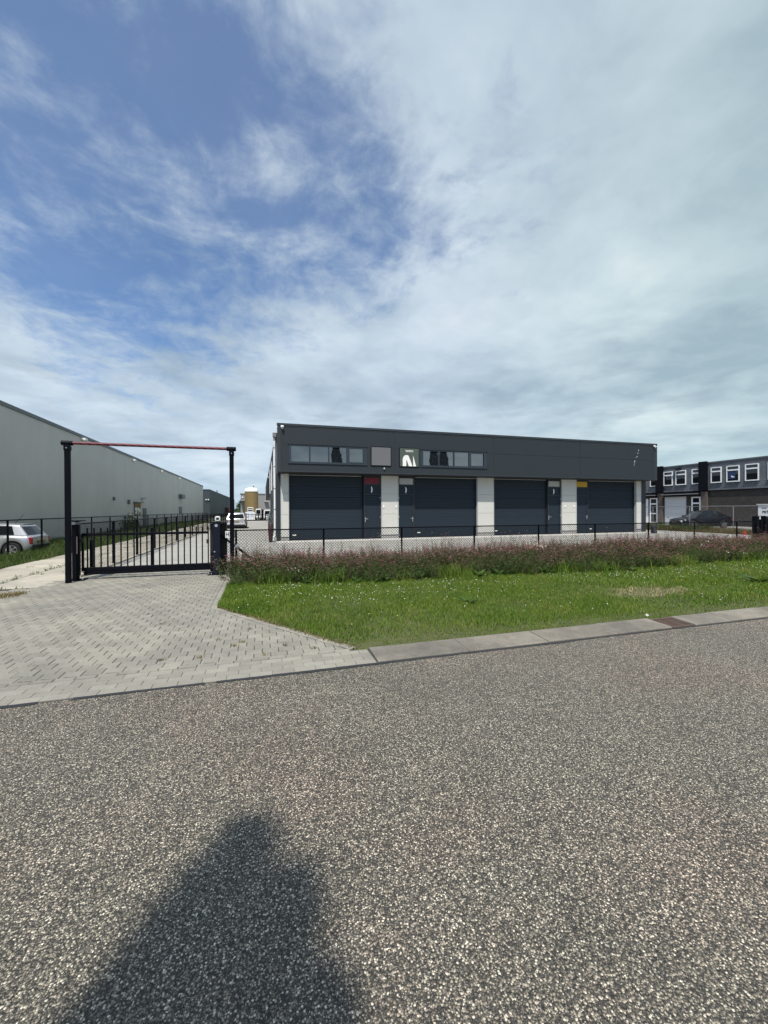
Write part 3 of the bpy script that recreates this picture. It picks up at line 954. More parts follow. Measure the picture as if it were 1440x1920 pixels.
# a few weeds between the pavers and debris along the lawn edge
pw = []
for cx, cy in ((-.30, 4.95), (-.22, 5.06), (-.62, 4.66), (.02, 4.55), (-.5, 5.25), (-1.0, 4.7), (.25, 4.8), (-.15, 5.6), (.55, 4.6), (-1.3, 6.2)):
    for _ in range(14): pw.append((random.gauss(cx, .02), random.gauss(cy, .015)))
for _ in range(700):
    t = random.random()
    p = Vector((0.98, 4.42)).lerp(Vector((-0.70, 6.98)), t) + dn * abs(random.gauss(.03, .05))
    pw.append((p.x, p.y))
pw = np.array(pw)
n = len(pw)
tag(blades('paving_weeds', pw[:, 0], pw[:, 1], np.zeros(n), rng.uniform(.012, .05, n), rng.uniform(.006, .011, n), 1.3, [DRYG]), 'small weeds in the paver joints and brown stubble along the lawn edge', 'weeds', kind='stuff')
litter = MB()
for _ in range(1):
    litter.add([(5.16, 4.41, .045), (5.20, 4.405, .05), (5.215, 4.43, .062), (5.19, 4.44, .075), (5.155, 4.43, .06)], [(0, 1, 2, 3, 4), (4, 3, 2, 1, 0)])
single('litter_scrap', litter, GREYP, 'small white scrap of litter lying by the drain', 'litter')

# ------------------------------------------------------------------ spirea bed
def shrub_parts(seed):
    r = random.Random(seed)
    leaf, tip, bloom, stems = MB(), MB(), MB(), MB()
    def lf(b, p, dr, ln, wd):
        dr = dr.normalized(); s = dr.cross(Vector((0, 0, 1)))
        if s.length < .1: s = Vector((1, 0, 0))
        s.normalize(); s = (Matrix.Rotation(r.uniform(-1, 1), 3, dr) @ s)
        m = p + dr * ln * .5 + Vector((0, 0, .008))
        b.add([p, m + s * wd, p + dr * ln, m - s * wd], [(0, 1, 2, 3)])
    for i in range(70):
        a, q = r.uniform(0, 2 * PI), math.sqrt(r.random()) * .34
        base = Vector((q * math.cos(a), q * math.sin(a), 0))
        out = Vector((math.cos(a), math.sin(a), 0)) * (.04 + q * .55) * r.uniform(.4, 1.4)
        h = (.66 - .55 * q) * r.uniform(.72, 1.12)
        if r.random() < .13: h *= r.uniform(1.15, 1.5)
        topp = base + out + Vector((r.gauss(0, .03), r.gauss(0, .03), h))
        stems.tube(base, topp, .0028, 3, .0018, False)
        nl = 15
        for j in range(nl):
            t = .10 + .86 * j / nl
            p = base.lerp(topp, t) - out * .25 * math.sin(PI * t)
            w = r.uniform(0, 2 * PI)
            dr = Vector((math.cos(w), math.sin(w), r.uniform(-.1, .7)))
            lf(tip if (t > .72 and r.random() < .62) else leaf, p, dr, r.uniform(.035, .06), r.uniform(.008, .013))
        if r.random() < .68:
            cr = r.uniform(.016, .036)
            for _ in range(13):
                w, e = r.uniform(0, 2 * PI), math.sqrt(r.random()) * cr
                p = topp + Vector((e * math.cos(w), e * math.sin(w), .012 - e * .25 + r.gauss(0, .003)))
                s = r.uniform(.005, .009)
                w2 = r.uniform(0, PI)
                u1 = Vector((math.cos(w2), math.sin(w2), r.uniform(-.5, .5))) * s
                u2 = Vector((-math.sin(w2), math.cos(w2), r.uniform(-.5, .5))) * s
                bloom.add([p - u1, p - u2, p + u1, p + u2], [(0, 1, 2, 3)])
    return leaf, tip, bloom, stems
vars_ = []
for sd_ in range(5):
    l_, t_, bl, st = shrub_parts(100 + sd_)
    vars_.append((l_.mesh('foliage', LEAF), t_.mesh('young_leaves', TIP), bl.mesh('flower_heads', BLOOM), st.mesh('stems', STEM), bl.mesh('flower_heads', HOTBLOOM)))
shrubs = []
def shrub(x, y, sc, hz, hot=False, lab=None, bare=False):
    v = random.choice(vars_)
    rroot = empty('spirea_shrub', (x, y, vz(x, y)), random.uniform(0, 2 * PI), lab or 'low spirea bush with bronze tips and faded pink flower heads in the bed', 'shrub', 'spirea bushes in the bed')
    rroot.scale = (sc, sc, hz)
    if bare: rroot['label'] = 'low green spirea bush without flower heads along the front of the bed'
    for nm, me in (('foliage', v[0]), ('young_leaves', v[1]), ('flower_heads', v[4] if hot else v[2]), ('stems', v[3])):
        if bare and nm in ('flower_heads', 'young_leaves'): continue
        o = bpy.data.objects.new(nm, me); C.objects.link(o); o.parent = rroot; o['kind'] = 'stuff'
    return rroot
x = -0.45
while x < 21:
    f = shrub_front(x)
    for row in range(5):
        y = f + .26 + row * .46 + random.uniform(-.12, .12)
        if y > 10.6: continue
        hz = float(np.interp(x, [-.6, .5, 2, 4, 5, 7, 10, 14, 20], [.88, .90, .82, .82, .90, .92, .98, .90, .90])) * random.choice((.82, .9, .96, 1.0, 1.05, 1.12, 1.2))
        if row == 0: hz *= random.uniform(.62, .9)
        shrub(x + random.uniform(-.16, .16) + (.2 if row % 2 else 0), y, random.uniform(.88, 1.12), hz, random.random() < .12, bare=(row == 0 and random.random() < .75) or random.random() < .12)
    x += .46 if x < 12 else .6
# broad-leaved weeds and long grass along the front of the bed
wm = []
for sd_ in range(3):
    r = random.Random(50 + sd_)
    b = MB()
    for i in range(11):
        a = r.uniform(0, 2 * PI); ln = r.uniform(.14, .30); wd = ln * r.uniform(.14, .22); upv = r.uniform(.5, 1.5)
        dr = Vector((math.cos(a), math.sin(a), upv)).normalized(); s = Vector((-math.sin(a), math.cos(a), 0))
        p0 = Vector((0, 0, 0)); p1 = dr * ln * .5; p2 = dr * ln * .8 + Vector((math.cos(a), math.sin(a), -.3)) * ln * .12; p3 = dr * ln + Vector((math.cos(a), math.sin(a), -.6)) * ln * .2
        b.add([p0, p1 - s * wd, p1 + s * wd, p2 - s * wd * .7, p2 + s * wd * .7, p3], [(0, 2, 1), (1, 2, 4, 3), (3, 4, 5)])
    wm.append(b.mesh('leaf_rosette', BROADL))
for i in range(26):
    x = [0.9, 1.3, 1.9, 2.5, 2.9, 3.3, 4.6, 5.1, 5.4][i] if i < 9 else random.uniform(-.4, 15)
    o = bpy.data.objects.new('dock_weed', random.choice(wm)); C.objects.link(o)
    y = shrub_front(x) + random.uniform(-.18, .16)
    o.location = (x, y, vz(x, y)); o.rotation_euler = (0, 0, random.uniform(0, 6)); s = random.uniform(.5, .9); o.scale = (s, s, s)
    tag(o, 'broad leaved green weed at the foot of the spirea bed', 'weed', 'broad leaved weeds along the bed')
for x, y, s, lab in ((3.22, 5.95, .8, 'dark rosette weed alone in the middle of the lawn'), (9.85, 5.8, 1.5, 'large dark weed clump in the lawn at the right end')):
    o = bpy.data.objects.new('lawn_weed', wm[0]); C.objects.link(o)
    o.location = (x, y, vz(x, y)); o.scale = (s, s, s * .6); tag(o, lab, 'weed')
n = 9000
x = rng.uniform(-.6, 18, n)
y = np.array([shrub_front(q) for q in x]) + rng.normal(.05, .17, n)
keep = (np.sin(x * 1.9) + np.sin(x * 4.7 + 1) + rng.normal(0, .5, n)) > .75
x, y = x[keep], y[keep]
z = np.array([vz(a, c) for a, c in zip(x, y)])
tag(blades('long_grass', x, y, z, rng.uniform(.14, .38, len(x)), rng.uniform(.007, .013, len(x)), .6, [GRASS]), 'longer green grass along the foot of the spirea bed', 'grass', kind='stuff')
pts = []
for cx, cy, zz in ((.60, 8.75, .30), (.72, 8.72, .29), (6.9, 9.0, .60), (7.0, 9.0, .55), (7.15, 9.1, .57), (13.2, 9.2, .55), (13.5, 9.3, .62), (13.9, 9.2, .48), (14.6, 9.5, .64), (15.0, 9.2, .60), (12.6, 8.9, .45), (12.9, 8.4, .30), (13.4, 8.3, .24), (11.1, 8.3, .12), (11.3, 8.2, .10)):
    for _ in range(5): pts.append((cx + random.gauss(0, .05), cy + random.gauss(0, .03), zz + random.gauss(0, .015)))
flowers('yarrow_flowers', pts, .016, WHITEF, 'white yarrow heads among the spirea bushes')
pts = [(6.75 + random.gauss(0, .15), 8.9 + random.gauss(0, .1), .62 + random.gauss(0, .05)) for _ in range(14)] + [(14.1, 9.3, .70), (14.12, 9.3, .72)]
flowers('evening_flowers', pts, .014, YELLOWF, 'few pale yellow flowers among the spirea bushes')

# ------------------------------------------------------------------ chain-link fences
def wire_mesh(b, p0, p1, z0, z1, pitch, r):
    """diagonal wires both ways between two points"""
    p0, p1 = Vector((*p0, 0)), Vector((*p1, 0))
    L = (p1 - p0).length
    dr = (p1 - p0) / L
    hgt = z1 - z0
    nrm = Vector((-dr.y, dr.x, 0)) * r
    s = -hgt
    while s < L:
        a, c = max(s, 0), min(s + hgt, L)
        if c > a:
            for sg in (1, -1):
                za, zb = (z0 + a - s, z0 + c - s) if sg > 0 else (z1 - (a - s), z1 - (c - s))
                A_ = p0 + dr * a + nrm * sg; B_ = p0 + dr * c + nrm * sg
                b.tube((A_.x, A_.y, za), (B_.x, B_.y, zb), r, 3, None, False)
        s += pitch
fx = [-0.62, 1.59, 3.80, 6.10, 8.37, 10.57, 12.86, 15.03, 17.19]
ff_ = empty('chain_link_fence', (8.5, 10.93, 0), label='black chain-link fence with round posts behind the spirea bed', cat='fence')
for x in fx:
    b = MB(); b.tube((x, 10.93, -.05), (x, 10.93, 1.045), .026, 10); b.lathe([(.029, 1.045), (.029, 1.06), (.016, 1.075)], (x, 10.93, 0), 10)
    b.build('post', BLACKM, ff_, smooth=True, sharp=40)
b = MB().tube((-1.0, 10.895, 1.05), (18.15, 10.895, 1.05), .0165, 8)
xx = -0.98
while xx < 18.1:                                      # twisted ends of the mesh standing over the rail
    b.tube((xx, 10.895, 1.05), (xx + .012, 10.895, 1.082), .0042, 3, None, False); xx += .075
b.build('top_rail', BLACKM, ff_)
b = MB(); wire_mesh(b, (-1.0, 10.892), (18.15, 10.892), .03, 1.05, .075, .0042)
tag(b.build('wire_mesh', BLACKM, ff_), kind='stuff')

lf_ = empty('chain_link_fence', (-4.13, 30, 0), label='black chain-link fence of square posts along the yard road behind the gate', cat='fence')
yy = [11.25, 13.63, 15.96, 18.38, 20.48, 22.8, 25.29, 27.7, 30.1, 32.5, 34.9, 37.3, 39.7, 42.1, 44.5, 46.9, 49.3, 51.7, 54.1, 56.5, 58.9, 61.3]
for y in yy:
    MB().box(-4.16, -4.095, y - .03, y + .03, -.03, 1.25).build('post', BLACKM, lf_)
MB().tube((-4.13, 11.2, 1.25), (-4.13, 61.4, 1.25), .018, 6).build('top_rail', BLACKM, lf_)
b = MB(); wire_mesh(b, (-4.165, 11.2), (-4.165, 61.4), .04, 1.24, .08, .002)
tag(b.build('wire_mesh', BLACKM, lf_), kind='stuff')
wf = empty('chain_link_fence', (-8.05, 30, 0), label='black chain-link fence in rough grass before the grey warehouse', cat='fence')
yy = [12.5, 14.7, 16.9, 19.02, 21.3, 23.6, 26, 28.4, 30.8, 33.2, 35.6, 38, 40.4, 42.8, 45.2, 47.6, 50, 52.4, 54.8, 57.2, 59.6, 62]
fxl = lambda y: -8.35 + (y - 12) * .022
for y in yy:
    b = MB().tube((fxl(y), y, -.12), (fxl(y), y, 1.24), .032, 8); b.build('post', BLACKM, wf, smooth=True, sharp=40)
MB().tube((fxl(12.5), 12.5, 1.25), (fxl(62), 62, 1.25), .022, 6).build('top_rail', BLACKM, wf)
b = MB(); wire_mesh(b, (fxl(12.5) + .035, 12.5), (fxl(62) + .035, 62), 0, 1.24, .085, .0013)
tag(b.build('wire_mesh', BLACKM, wf), kind='stuff')
gf = empty('tube_fence', (29, 22, 0), label='slender galvanised tube fence with mesh in front of the car park', cat='fence')
for y in (12.9, 15.75, 18.64, 21.43, 24.25, 27.1, 30.0, 33.0):
    MB().tube((29, y, -.05), (29, y, 1.70), .024, 8).build('post', GALV, gf, smooth=True, sharp=40)
MB().tube((29, 12.9, 1.70), (29, 33, 1.70), .022, 8).build('top_rail', GALV, gf)
b = MB(); wire_mesh(b, (28.97, 12.9), (28.97, 33), .05, 1.69, .10, .0005)
tag(b.build('wire_mesh', GALV, gf), kind='stuff')

# ------------------------------------------------------------------ height barrier and sliding gate
po = empty('height_barrier', (-2.35, 10.4, 0), label='black goal-post height barrier with red and black taped bar over the drive', cat='barrier')
for x in (-4.005, -0.68):
    b = MB().box(x - .047, x + .047, 10.353, 10.447, -.02, 2.90); b.build('upright', BLACKM, po, bevel=.006)
    b = MB().box(x - .056, x + .056, 10.344, 10.456, 2.86, 2.965).tube((x - .11, 10.4, 3.02), (x + .10, 10.4, 3.02), .052, 12).box(x - .04, x + .04, 10.36, 10.44, 2.965, 3.0)
    b.build('corner_fitting', BLACKM, po, bevel=.004)
    b = MB()
    b.tube((x, 10.335, 2.91), (x, 10.346, 2.91), .012, 8).build('bolt', STEEL, po)
MB().tube((-3.905, 10.4, 3.025), (-0.79, 10.4, 3.02), .034, 14).build('cross_bar', TAPE, po, smooth=True, sharp=40)

ga = empty('sliding_gate', (-2.5, 10.78, 0), label='black cantilever sliding gate with upright bars and diagonal tail brace', cat='gate')
GY = 10.80
def gb(*a): return MB().box(*a)
gb(-3.90, -1.24, GY - .025, GY + .025, .99, 1.045).build('top_rail', BLACKM, ga, bevel=.004)
b = gb(-3.90, 0.12, GY - .04, GY + .04, .185, .27); b.build('bottom_beam', BLACKM, ga, bevel=.006)
gb(-3.86, 0.12, GY - .032, GY + .032, .105, .178).build('track_profile', BLACKM, ga, bevel=.006)
for x in np.linspace(-3.79, -1.255, 20):
    b = gb(x - .0125, x + .0125, GY - .0125, GY + .0125, .27, 1.165)
    b.build('bar', BLACKM, ga)
gb(-3.90, -3.86, GY - .024, GY + .024, .27, .99).build('end_stile', BLACKM, ga)
# tail right of the guide posts
b = MB().tube((-1.0, GY, .97), (-.18, GY, .28), .027, 8); b.build('tail_brace', BLACKM, ga, smooth=True, sharp=40)
cp = MB(); cc = Vector((-.60, GY - .035, .64)); ax = Vector((.82, 0, -.69)).normalized(); pp = Vector((.69, 0, .82)).normalized()
for sgn in (-1, 1):
    cp.tube(cc + ax * .04 * sgn - pp * .06, cc + ax * .04 * sgn + pp * .06, .009, 6)
cp.tube(cc - ax * .035, cc + ax * .035, .034, 8)
cp.build('tension_clamp', STEEL, ga)
gb(-.47, -.43, GY - .015, GY + .015, .27, .52).build('tail_strut', BLACKM, ga)
# left receiving post pair
rp = empty('gate_catch_post', (-3.98, 10.78, 0), label='tall black catching post with reflector at the left end of the gate', cat='gate post')
gb(-4.07, -3.985, 10.74, 10.84, 0, 1.32).build('post', BLACKM, rp, bevel=.005)
gb(-3.97, -3.91, 10.66, 10.72, .02, 1.32).build('post', BLACKM, rp, bevel=.005)
gb(-4.08, -3.84, 10.65, 10.85, 1.322, 1.345).build('cap', BLACKM, rp)
gb(-4.05, -3.86, 10.643, 10.655, 1.25, 1.31).build('type_plate', mat('worn_plate', (0.13, 0.14, 0.16), 0.5, var=0.7, vscale=45), rp)
gb(-3.948, -3.930, 10.650, 10.6595, .60, .98).build('reflector_strip', REFL, rp)
gb(-3.905, -3.84, 10.70, 10.78, .84, .94).build('photocell', BLACKP, rp)
gb(-4.09, -3.80, 10.62, 10.86, -.005, .022).build('base_plate', BLACKM, rp)
for x in (-4.05, -3.83): MB().tube((x, 10.64, .022), (x, 10.64, .05), .012, 6).build('bolt', STEEL, rp)
# right guide portal and drive cabinet
gp = empty('gate_guide_cabinet', (-1.03, 10.75, 0), label='black drive cabinet and guide post at the right end of the gate', cat='gate post')
gb(-1.13, -0.965, 10.58, 10.72, .02, 1.25).build('guide_post', mat('blue_black_steel', (.007, .009, .020), .4, var=.15, spec=.25), gp, bevel=.006)
gb(-1.22, -0.835, 10.86, 11.02, .05, 1.235).build('drive_cabinet', BLACKP, gp, bevel=.006)
gb(-1.235, -0.82, 10.57, 11.03, 1.252, 1.275).build('cap', BLACKM, gp, bevel=.003)
gb(-1.25, -0.80, 10.54, 11.04, -.005, .022).build('base_plate', BLACKM, gp)
b = MB(); b.lathe([(.036, -.004), (.036, 0)], (-1.05, 10.578, 1.19), 20, 'y'); b.build('badge', mat('badge_grey', (.32, .33, .35), .4, var=.6, vscale=60), gp)
b = MB(); b.lathe([(.018, -.006), (.018, 0)], (-1.09, 10.579, .56), 14, 'y'); b.build('keyhole', STEEL, gp)
gb(-1.275, -1.222, 10.62, 10.68, .76, .86).build('photocell', BLACKP, gp)
for x, y in ((-1.22, 10.56), (-1.16, 10.56), (-.94, 10.56), (-.83, 10.56)): MB().tube((x, y, .022), (x, y, .055), .013, 6).build('bolt', STEEL, gp)
bx = empty('framed_box', (-1.05, 10.92, 1.275), label='small white framed dark box standing on the gate drive cabinet', cat='lamp')  # white framed box with a dark centre on top of the cabinet
b = MB().prism_xz([(-1.11, 1.31), (-1.09, 1.29), (-1.01, 1.29), (-.99, 1.31), (-.99, 1.385), (-1.01, 1.41), (-1.09, 1.41), (-1.11, 1.385)], 10.89, 10.96).box(-1.065, -1.035, 10.91, 10.94, 1.275, 1.292)
b.build('housing', WHITEP, bx, bevel=.006)
MB().prism_xz([(-1.085, 1.325), (-1.015, 1.325), (-1.015, 1.375), (-1.085, 1.375)], 10.883, 10.8885).build('lens', BLACKP, bx, bevel=.002)
# house number
sg_ = empty('number_sign', (-.73, 10.465, .90), label='white plate with black H5 fixed behind the right upright of the height barrier', cat='sign')
gb(-.835, -.617, 10.462, 10.470, .895, 1.055).build('plate', WHITEP, sg_, bevel=.002)
text('letters', 'H5', .135, (-.822, 10.4605, .975), (PI / 2, 0, 0), INK, sg_, align='LEFT', sx=.72)
# guide bollards behind the gate
single('guide_bollard', MB().box(-4.01, -3.945, 11.55, 11.62, -.02, .85).box(-3.997, -3.958, 11.543, 11.55, .76, .80), BLACKM, 'short black square post with reflector just behind the left end of the gate', 'bollard', bevel=.004)
single('guide_bollard', MB().box(-2.69, -2.62, 11.55, 11.62, -.02, 1.13), BLACKM, 'black square post behind the middle of the gate bars', 'bollard', bevel=.004)
# the next gate, at the right edge
g2 = empty('sliding_gate', (19.6, 10.95, 0), label='black gate of upright bars by the right edge behind the spirea bed', cat='gate')
gb(18.9, 22.4, 10.93, 10.98, .97, 1.03).build('top_rail', BLACKM, g2)
gb(18.9, 22.4, 10.915, 10.995, .11, .27).build('bottom_beam', BLACKM, g2)
for x in np.arange(18.98, 22.3, .135): gb(x - .0125, x + .0125, 10.942, 10.968, .27, 1.15).build('bar', BLACKM, g2)
g3 = empty('gate_guide_post', (18.5, 10.95, 0), label='twin black guide posts under a thin bar where the fence ends', cat='gate post')
gb(18.17, 18.33, 10.87, 11.03, 0, 1.24).build('post', BLACKM, g3, bevel=.006)
gb(18.66, 18.82, 10.87, 11.03, 0, 1.24).build('post', BLACKM, g3, bevel=.006)
gb(18.46, 18.57, 10.90, 11.0, 0, 1.12).build('post', BLACKM, g3, bevel=.006)
gb(18.17, 18.82, 10.94, 10.96, 1.241, 1.258).build('top_bar', BLACKM, g3)
# box hung on the fence
mbx = empty('letter_box', (12.97, 10.86, .70), label='dark grey letter box hung on a chain-link fence post', cat='letter box')
MB().prism_xz([(12.90, .70), (13.06, .70), (13.06, .93), (13.03, .99), (12.93, .99), (12.90, .93)], 10.76, 10.876).build('box', mat('dark_grey_plastic', (.03, .036, .04), .5), mbx, bevel=.006)
gb(12.915, 13.045, 10.752, 10.759, .885, .91).build('flap', BLACKP, mbx)
# traffic cone
tcn = empty('traffic_cone', (20.31, 12.6, 0), label='red and white traffic cone standing in the yard behind the fence', cat='cone')
MB().box(20.11, 20.51, 12.4, 12.8, 0, .04).build('foot', BLACKP, tcn, bevel=.01)
b = MB()
prf = [(.15, .04), (.127, .15), (.105, .26), (.082, .38), (.045, .555)]
for i in range(4):
    b2 = MB().lathe([prf[i], prf[i + 1]], (20.31, 12.6, 0), 18)
    b2.build('band', WHITEP if i == 2 else CONER, tcn, smooth=True, sharp=40)

# ------------------------------------------------------------------ the dark industrial unit
Y0, YP, YD, YG = 20.40, 21.15, 21.25, 21.37
iu = empty('industrial_building', (0.75, 21.15, 0), label='low dark grey industrial unit with four roller doors and white pillars', cat='building')
gb(.80, 24.70, 21.62, 40, 0, 5.55).build('wall', FASC2, iu)
gb(.80, 24.70, 40.01, 63, 3.02, 5.50).build('wall', FASC2, iu)
gb(3.2, 24.70, 40.02, 63, 0, 3.0).build('wall', PIL, iu)
gb(.78, 24.72, 20.47, 21.61, 3.44, 5.66).build('fascia_core', FASC2, iu)
gb(.78, 24.72, 20.46, 21.61, 3.40, 3.437).build('soffit', DARK, iu)
gb(.73, 24.76, 20.385, 20.56, 5.67, 5.785).build('coping', FASC2, iu, bevel=.006)
gb(.76, 24.73, 20.405, 20.47, 5.60, 5.668).build('coping_trim', FASC, iu)
gb(.74, 24.75, 20.385, 20.47, 3.42, 3.50).build('drip_edge', FASC2, iu, bevel=.004)
gb(.92, 24.44, 20.405, 20.468, 3.502, 3.60).build('bottom_flashing', FASC, iu, bevel=.004)
gb(.74, .915, 20.395, 20.468, 3.502, 5.598).build('end_trim', FASC2, iu, bevel=.004)
gb(24.445, 24.75, 20.395, 20.468, 3.502, 5.598).build('end_trim', FASC2, iu, bevel=.004)
bays = [(.92, 6.64), (6.70, 12.61), (12.67, 18.56), (18.62, 24.44)]
for x0, x1 in ((6.642, 6.698), (12.612, 12.668), (18.562, 18.618)):
    gb(x0, x1, 20.43, 20.468, 3.604, 5.596).build('joint_cover', FASC2, iu)
wins = [(1.30, 5.19), (8.24, 12.17)]
WZ0, WZ1, SEAM = 3.87, 4.79, 4.70
for i, (x0, x1) in enumerate(bays):
    yy0, yy1 = 20.41, 20.468
    if i < 2:
        w0, w1 = wins[i]
        gb(x0, x1, yy0, yy1, WZ1 + .002, 5.597).build('fascia_panel', FASC, iu, bevel=.003)
        b = MB().box(x0, w0, yy0, yy1, WZ0, WZ1 - .002).box(w1, x1, yy0, yy1, WZ0, WZ1 - .002).box(x0, x1, yy0, yy1, 3.603, WZ0 - .001)
        b.build('fascia_panel', FASC, iu)
        for sx0, sx1 in ((x0, w0), (w1, x1)):
            gb(sx0, sx1, yy0 - .0015, yy0 + .01, SEAM - .006, SEAM + .006).build('seam', DARK, iu)
    else:
        gb(x0, x1, yy0, yy1, 3.603, SEAM - .005).build('fascia_panel', FASC, iu, bevel=.003)
        gb(x0, x1, yy0, yy1, SEAM + .005, 5.597).build('fascia_panel', FASC, iu, bevel=.003)
pane_cuts = [[(1.40, 2.27), (2.34, 3.22), (3.28, 4.15), (4.26, 5.06)], [(8.34, 9.22), (9.285, 10.13), (10.20, 11.07), (11.17, 12.05)]]
for i, (w0, w1) in enumerate(wins):
    b = MB()
    b.box(w0, w1, 20.405, 20.47, 4.715, WZ1 - .003).box(w0, w1, 20.405, 20.47, WZ0 + .002, 3.945)
    pc = pane_cuts[i]
    b.box(w0, pc[0][0], 20.405, 20.47, 3.946, 4.714)
    for (a0, a1), (c0, c1) in zip(pc[:-1], pc[1:]): b.box(a1, c0, 20.405, 20.47, 3.946, 4.714)
    b.box(pc[3][1], w1, 20.405, 20.47, 3.946, 4.714)
    wn = b.build('window', WINF, iu)
    MB().box(w0 - .05, w1 + .05, 20.37, 20.404, WZ0 - .03, WZ0).build('sill', FASC2, wn)
    MB().box(w0 - .05, w1 + .05, 20.375, 20.404, WZ1 - .006, WZ1 + .012).build('head_trim', FASC2, wn)
    for j, (a, c) in enumerate(pc):
        q = MB().add([(a, 20.455, 3.946), (c, 20.455, 3.946), (c, 20.455, 4.714), (a, 20.455, 4.714)], [(0, 1, 2, 3)])
        q.build('pane', GLASS, wn)
    f4 = pc[3]
    MB().box(f4[0], f4[1], 20.398, 20.404, 4.68, 4.714).box(f4[0], f4[1], 20.398, 20.404, 3.947, 3.985).box(f4[0], f4[0] + .04, 20.398, 20.404, 3.986, 4.679).box(f4[1] - .04, f4[1], 20.398, 20.404, 3.986, 4.679).build('sash', WINF, wn)
# pillars
pils = [(.92, 1.33), (6.20, 7.18), (12.02, 13.11), (17.90, 19.03), (23.86, 24.27)]
for i, (x0, x1) in enumerate(pils):
    gb(x0 + .01, x1 - .01, YP + .03, 21.61, .0, 3.40).build('pillar', PILT, iu)
    e = .05 if x1 - x0 > .6 else .03
    for z0, z1 in ((.20, 1.325), (1.335, 2.415), (2.425, 3.395)):
        gb(x0 + e, x1 - e, YP, YP + .028, z0, z1).build('pillar_panel', PIL, iu, bevel=.004)
    gb(x0, x0 + e - .002, YP - .004, YP + .03, .20, 3.397).build('edge_trim', PILT, iu)
    gb(x1 - e + .002, x1, YP - .004, YP + .03, .20, 3.397).build('edge_trim', PILT, iu)
    gb(x0 - .01, x1 + .01, YP - .012, YP + .04, .165, .198).build('drip_trim', FASC2, iu)
    gb(x0 - .005, x1 + .005, YP - .003, YP + .035, 0, .163).build('plinth', PLINTH, iu)
gb(.72, .915, YP - .01, 21.6, .03, 3.397).build('corner_post', FASC, iu)
gb(24.28, 24.74, YP + .06, 21.6, .03, 3.397).build('corner_post', FASC2, iu)
# roller doors
gds = [(1.36, 5.15), (8.20, 12.0), (13.14, 16.86), (20.08, 23.82)]
for x0, x1 in gds:
    b = MB().box(x0 - .03, x0, YG - .06, 21.6, 0, 3.33).box(x1, x1 + .03, YG - .06, 21.6, 0, 3.33).box(x0 - .03, x1 + .03, YG - .06, 21.6, 3.331, 3.398)
    gd = b.build('roller_door', DOORF, iu)
    gb(x0 + .02, x1 - .02, YG - .075, YG - .062, 3.335, 3.36).build('lit_top_strip', PILT, gd)  # pale strip: the lit top edge over the door, put in as colour
    nsec = 6
    hs = 3.30 / nsec
    for s_ in range(nsec):
        z0 = .02 + s_ * hs
        b = MB()
        nr = 4
        pf = []
        for r_ in range(nr):                       # shallow ribs
            za = z0 + .004 + (hs - .008) * r_ / nr; zb = z0 + .004 + (hs - .008) * (r_ + 1) / nr
            pf += [(YG + .010, za), (YG, za + .012), (YG, zb - .012), (YG + .010, zb - .0005)]
        vs, fs = [], []
        for xq in (x0 + .004, x1 - .004):
            vs += [(xq, yv, zv) for yv, zv in pf]
        npf = len(pf)
        fs = [(i_, npf + i_, npf + i_ + 1, i_ + 1) for i_ in range(npf - 1)]
        b.add(vs, fs)
        b.build('door_section', DOOR, gd)
    lx = x0 + .16
    gb(lx, lx + .17, YG - .006, YG - .001, .245, .30).build('maker_label', WHITEP, gd)
    gb(lx + .18, lx + .33, YG - .012, YG - .001, .235, .31).build('vent_grip', BLACKP, gd)
